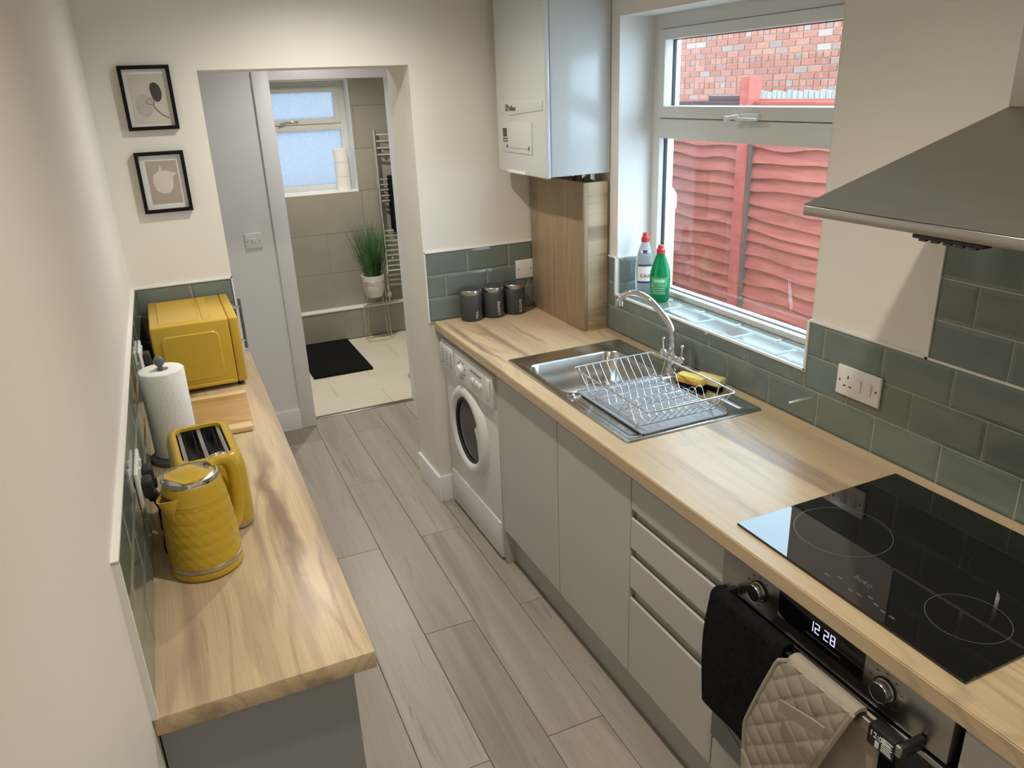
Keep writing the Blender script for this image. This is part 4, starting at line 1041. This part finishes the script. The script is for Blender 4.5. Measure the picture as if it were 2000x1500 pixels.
MB().sheet(lambda u, v: ((kr_(.2)-.004+.020*u*(1-abs(2*v-1)**1.5))*math.cos((v-.5)*.75), (kr_(.2)-.004+.010*u)*math.sin((v-.5)*.75), .1965+.001*u), 4, 12).build('spout_opening', 'black', kt, smooth=60)
hp = smooth_path([(-.050, 0, .222), (-.072, 0, .226), (-.098, 0, .215), (-.112, 0, .185), (-.114, 0, .14), (-.108, 0, .09), (-.094, 0, .058), (-.072, 0, .050)], 5)
MB().tube(hp, [.0145]*len(hp), 14).build('handle', 'yellow_plastic', kt, smooth=60)
hp2 = smooth_path([(-.048, 0, .2285), (-.072, 0, .2345), (-.100, 0, .2245), (-.1165, 0, .195)], 5)
MB().tube(hp2, .0075, 10).build('handle_trim', 'chrome', kt, smooth=60)

# ------------------------------------------------------------------ pictures
def picture(label, x0, x1, z0, z1):
    p = thing('picture_frame', label, 'picture', ((x0+x1)/2, YF, z0), group='two framed prints on the end wall')
    f = MB(); b = .0125
    f.frame(1, x0, x1, z0, z1, YF-.022, YF-.001, b, .001)
    f.build('frame', 'frame_black', p)
    MB().box(x0+b, x1-b, YF-.008, YF-.002, z0+b, z1-b).build('mount', 'mount_white', p, smooth=None)
    MB().box(x0+b, x1-b, YF-.0165, YF-.0150, z0+b, z1-b).build('glass', 'picture_glass', p, smooth=None)
    return p
YP = YF-.0085
def blob(pts, y=YP): return MB().ngon([(x, y, z) for x, z in pts])
p = picture('black framed print of a dark leaf and pale circle, the upper picture', -1.703, -1.534, 1.787, 2.003)
X = lambda a: -1.703+.169*a
Zt = lambda b: 2.003-.216*b
MB().box(X(.15), X(.87), YP, YP+.001, Zt(.90), Zt(.13)).build('print', 'art_beige', p, smooth=None)
def ell(cx, cz, a, b, rot=0, n=28, wob=0):
    out = []
    for i in range(n):
        t_ = 2*PI*i/n; k_ = 1+wob*math.sin(3*t_+1)
        x_, z_ = a*k_*math.cos(t_), b*k_*math.sin(t_)
        out.append((cx+x_*math.cos(rot)-z_*math.sin(rot), cz+x_*math.sin(rot)+z_*math.cos(rot)))
    return out
blob(ell(X(.40), Zt(.615), .030, .038, 0, 28, .04), YP-.0006).build('pale_shape', 'art_grey', p, smooth=None)
blob(ell(X(.660), Zt(.410), .0180, .0330, .12, 28, .03), YP-.0012).build('dark_leaf', 'art_dark', p, smooth=None)
MB().tube([(x, YP-.0012, z) for x, z in ((X(.60), Zt(.55)), (X(.57), Zt(.62)), (X(.63), Zt(.70)), (X(.72), Zt(.77)), (X(.83), Zt(.82)))], .0010, 5).tube([(x, YP-.0012, z) for x, z in ell(X(.52), Zt(.555), .013, .010, .1, 16)], .0006, 5, closed=True).build('stem', 'art_dark', p)
p = picture('black framed print of a cream pot on tan, the lower picture', -1.705, -1.538, 1.495, 1.712)
Zt = lambda b: 1.712-.217*b; X = lambda a: -1.705+.167*a
MB().box(X(.19), X(.82), YP, YP+.001, Zt(.86), Zt(.15)).build('print', 'art_tan', p, smooth=None)
pot = [(X(.47), Zt(.21)), (X(.44), Zt(.31)), (X(.33), Zt(.36)), (X(.30), Zt(.42)), (X(.285), Zt(.52)), (X(.33), Zt(.63)), (X(.42), Zt(.68)), (X(.53), Zt(.69)), (X(.62), Zt(.66)), (X(.68), Zt(.58)), (X(.70), Zt(.46)), (X(.71), Zt(.41)), (X(.80), Zt(.36)), (X(.68), Zt(.34)), (X(.58), Zt(.31)), (X(.51), Zt(.32)), (X(.49), Zt(.25))]
blob(pot, YP-.0006).build('pot_shape', 'art_cream', p, smooth=None)

# ------------------------------------------------------------------ bathroom things
pl = thing('potted_grass', 'tall green artificial grass in a white pot on a wire stand', 'plant', (-.185, 5.03, 0))
pc = (-.195, 5.035)
MB().lathe([(0, .355), (.055, .358), (.072, .385), (.086, .45), (.090, .515), (.092, .535), (.086, .535), (.083, .515), (0, .512)], 36, c=(pc[0], pc[1], 0), cap=False).build('pot', 'pot_white', pl, smooth=50)
stn = MB()
stn.tube([(pc[0]+.094*math.cos(a*PI/14), pc[1]+.094*math.sin(a*PI/14), .490) for a in range(28)], .003, 6, closed=True)
sq = [(-.095, -.055), (.095, -.055), (.095, .055), (-.095, .055)]
for dx, dy in sq: stn.tube([(pc[0]+dx*.98, pc[1]+dy, .006), (pc[0]+dx*.75, pc[1]+dy*1.1, .490)], .0028, 6)
stn.tube([(pc[0]+dx, pc[1]+dy, .004) for dx, dy in sq], .0028, 6, closed=True)
stn.build('stand', 'gold_wire', pl)
gb = MB(); bb = gb.bm
for i in range(330):
    a = random.random()*2*PI; r0 = .055*math.sqrt(random.random()); h = random.uniform(.30, .45); sp_ = random.uniform(.02, .135)*(.4+r0/.06)
    a2 = a+random.uniform(-.5, .5); bend = random.uniform(.6, 1.6); wd_ = random.uniform(.002, .0036); side = Vector((-math.sin(a2+.7), math.cos(a2+.7), 0))
    prev = None
    for k in range(5):
        t_ = k/4; c_ = Vector((pc[0]+r0*math.cos(a)+sp_*math.cos(a2)*t_**bend, min(pc[1]+r0*math.sin(a)+sp_*math.sin(a2)*t_**bend, 5.235), .505+h*t_-.05*sp_*t_*t_))
        ww = wd_*(1-t_*.85); cur = (bb.verts.new(c_-side*ww), bb.verts.new(c_+side*ww))
        if prev: bb.faces.new([prev[0], prev[1], cur[1], cur[0]])
        prev = cur
gb.build('foliage', 'grass_leaf', pl, smooth=None, kind='stuff')
for k in range(3):
    c_ = (-.279, 5.325, BZ0+.0065+.1065*k)
    r_ = MB().lathe([(.020, 0), (.0540, 0), (.0560, .0022), (.0560, .1033), (.0540, .1055), (.020, .1055)], 40, c=c_, closed=True).build('toilet_roll', 'paper', smooth=20)
    tag(r_, ('lowest', 'middle', 'topmost')[k]+' white toilet roll of the stack on the bathroom window sill', 'toilet roll', 'stacked toilet rolls')
rad = thing('towel_radiator', 'chrome ladder towel radiator on the bathroom wall', 'radiator', (.17, 5.19, .36))
for xx in (-.035, .385): MB().tube([(xx, 5.185, .37), (xx, 5.185, 1.615)], .015, 16).build('upright', 'chrome', rad)
for zz in (1.585, 1.535, 1.485, 1.435, 1.245, 1.205, 1.165, 1.120, 1.080, .845, .805, .765, .725, .685, .645, .600, .560, .520, .480, .440, .400):
    P = [(-.035+.42*q/8, 5.185-.020*math.sin(PI*q/8), zz) for q in range(9)]
    MB().tube(P, .0085, 10).build('rung', 'chrome', rad)
for xx in (.02, .33):
    for zz in (1.46, .62): MB().tube([(xx, 5.18, zz), (xx, 5.242, zz)], .010, 10).build('wall_bracket', 'chrome', rad)
MB().tube([(-.035, 5.185, .262), (-.035, 5.185, .37)], .008, 10).lathe([(.014, .30), (.020, .305), (.020, .335), (.014, .34)], 18, c=(-.035, 5.185, 0)).build('valve', 'white_plastic', rad)
def btowel(u, v):
    x = .042+.26*u; s = v*.9
    if s < .42: return (x, 5.205, .84+s)
    if s < .47: a = (s-.42)/.05*PI; return (x, 5.178+.027*math.cos(a), 1.26+.014*math.sin(a))
    return (x+.004*math.sin(9*v), 5.151-.004*math.sin(u*12), 1.26-(s-.47))
tag(MB().sheet(btowel, 14, 40, .008).build('bath_towel', 'black_fabric', smooth=60), 'black towel hanging on the chrome towel radiator', 'towel')
tag(MB().box(-.865, -.435, 4.325, 5.140, .0015, .018, .007, 2).build('bath_mat', 'black_fabric'), 'black rectangular bath mat on the cream floor tiles', 'mat')
mt = MB(); bmt = mt.bm; loft(mt, [rrect(-.262, .25, 3.80, 4.13, .10, .0015, 6), rrect(-.262, .25, 3.80, 4.13, .10, .011, 6), rrect(-.255, .243, 3.807, 4.123, .095, .016, 6)])
tag(mt.build('pedestal_mat', 'grey_fabric', smooth=40), 'grey rounded mat just inside the bathroom doorway', 'mat')
wc = thing('toilet', 'white toilet just showing beyond the doorway pier', 'toilet', (.25, 4.76, 0))
b1 = MB(); loft(b1, [[(.22+.24*a*math.cos(t_*PI/16), 4.76+.14*a*math.sin(t_*PI/16), z) for t_ in range(32)] for a, z in ((.72, .002), (.70, .05), (.74, .16), (.88, .28), (1.0, .37), (1.02, .40))]); b1.build('bowl', 'porcelain', wc, smooth=60)
b1 = MB(); loft(b1, [[(.22+.25*a*math.cos(t_*PI/16), 4.76+.185*a*math.sin(t_*PI/16), z) for t_ in range(32)] for a, z in ((1.0, .402), (1.02, .41), (1.0, .43), (.9, .436))]); b1.build('lid', 'porcelain', wc, smooth=60)
MB().box(.46, .66, 4.57, 4.95, .36, .80, .03, 3).build('cistern', 'porcelain', wc)

# ceiling downlights
for ((x_, y_, z_), _, _), where in zip(SPOTS, ('above the hob end of the kitchen', 'above the washing machine end of the kitchen', 'at the unseen end of the kitchen', 'in the lobby ceiling', 'in the bathroom ceiling')):
    d_ = thing('ceiling_downlight', 'small round recessed downlight '+where, 'light', (x_, y_, z_+.015), group='ceiling downlights')
    MB().lathe([(.032, .013), (.045, .012), (.043, .006), (.032, .008)], 28, c=(x_, y_, z_), closed=True).build('ring', 'chrome', d_)
    MB().lathe([(.0, .011), (.032, .011)], 24, c=(x_, y_, z_), cap=False).build('lens', 'lamp_lens', d_)

# ------------------------------------------------------------------ outside the window
tag(MB().box(WT, 8, -4, 14, -.4, -.16).build('ground_outside', 'ground_outside', smooth=None), 'paved side passage outside the kitchen window', 'ground', kind='structure')
ps = thing('drain_pipe', 'white elbow and cream waste pipe outside the kitchen window', 'pipe', (.335, 1.83, 0))
MB().tube([(.335, 1.83, -.15), (.335, 1.83, 1.39)], .017, 14).build('pipe', 'pipe_cream', ps)
MB().tube(smooth_path([(.335, 1.83, 1.375), (.335, 1.83, 1.425), (.322, 1.842, 1.448), (.30, 1.862, 1.452), (.278, 1.88, 1.452)], 5), .022, 14).build('elbow', 'white_plastic', ps, smooth=60)
fc = thing('garden_fence', 'red stained overlapping board fence across the side passage', 'fence', (1.5, 2.7, -.16))
FX = 1.512
def fence_panel(y0, y1, ztop, seed):
    rnd = random.Random(seed); n = 22; z = ztop
    off = [0]*(n+1); k = 0
    while z > -.1 and k < 26:
        pitch_ = .076+rnd.uniform(-.005, .008)
        if k % 3 == 0:
            a1, a2, f1, f2, p1 = rnd.uniform(-.016, .016), rnd.uniform(.003, .010), rnd.uniform(.6, 1.2), rnd.uniform(2, 4), rnd.uniform(0, 6)
        def low(t_): return z-pitch_+a1*math.sin(PI*f1*t_*2+p1)+a2*math.sin(PI*f2*2*t_+p1*2)+.004*math.sin(27*t_+seed+k)
        mb = MB(); b = mb.bm; R_ = []
        for i in range(n+1):
            t_ = i/n; y = y0+(y1-y0)*t_; zl = low(t_); zu = z+.035
            R_.append([b.verts.new(q) for q in ((FX-.020, y, zl), (FX+.012, y, zu), (FX+.020, y, zu), (FX-.006, y, zl))])
        for A, B in zip(R_, R_[1:]):
            for q in range(4): b.faces.new([A[q], A[(q+1) % 4], B[(q+1) % 4], B[q]])
        b.faces.new(R_[0]); b.faces.new(R_[-1][::-1]); bmesh.ops.recalc_face_normals(b, faces=b.faces)
        mb.build('board', 'fence_red', fc, smooth=40)
        z -= pitch_; k += 1
fence_panel(2.770, 4.60, 1.735, 3)
fence_panel(.85, 2.680, 1.735, 11)
MB().box(1.490, 1.530, .85, 2.680, 1.735, 1.757, .002).build('capping', 'fence_post_red', fc)
MB().box(1.490, 1.545, 2.765, 4.60, 1.735, 1.760, .002).build('capping', 'fence_top', fc)
MB().box(1.50, 1.56, 2.765, 3.10, 1.760, 1.790, .003).build('capping', 'fence_top', fc)
MB().box(1.452, 1.540, 2.688, 2.762, -.16, 1.890, .003).build('post', 'fence_post_red', fc)
MB().box(1.470, 1.512, 2.672, 2.688, -.16, 1.74, .002).build('batten', 'fence_bare', fc)
MB().box(1.452, 1.540, .775, .850, -.16, 1.89, .003).build('post', 'fence_post_red', fc)
pk = thing('picket_fence', 'pale weathered vertical board fence beyond the red fence', 'fence', (3.5, 4.4, -.16))
yy = 3.7
kk = 0
while yy < 4.93:
    wd_ = .058+.012*((kk*7) % 5)/5
    MB().box(3.50, 3.518, yy, yy+wd_-.006, -.16, 1.765+.008*math.sin(kk*2.1), .002).build('picket', 'pale_picket', pk); yy += wd_; kk += 1
MB().box(3.518, 3.55, 3.7, 4.93, 1.3, 1.38).build('rail', 'pale_picket', pk)
BWX = 5.6
wbr = tag(MB().box(BWX, BWX+.25, 1.0, 13.0, -.16, 3.22).build('wall_neighbour', 'mortar', smooth=None), 'red brick wall of the neighbouring house seen through the top window', 'wall', kind='structure')
brick_key = lambda l_: (lambda: MB().box(0, .014, 0, l_, 0, .0655, .003, 1))
rest = MB(); rb = random.Random(5)
for i in range(0, 44):
    z = -.12+i*.0755
    y = 1.0+(.1125 if i % 2 else 0); j = 0
    while y < 12.8:
        hd_ = (i % 4 == 1); l_ = .103 if hd_ else .2155
        if 5.55 < y < 9.5 and 1.48 < z < 2.75 and (y-5.55)*.0+1:
            piece('brick', l_, brick_key(l_), 'brick_clay', wbr, Matrix.Translation((BWX-.011, y, z+rb.uniform(-.002, .002))))
        else: rest.box(BWX-.010, BWX+.002, y, y+l_, z, z+.0655)
        y += l_+.0095; j += 1
ro = rest.build('brickwork', 'brick_clay', wbr, smooth=None, kind='stuff')
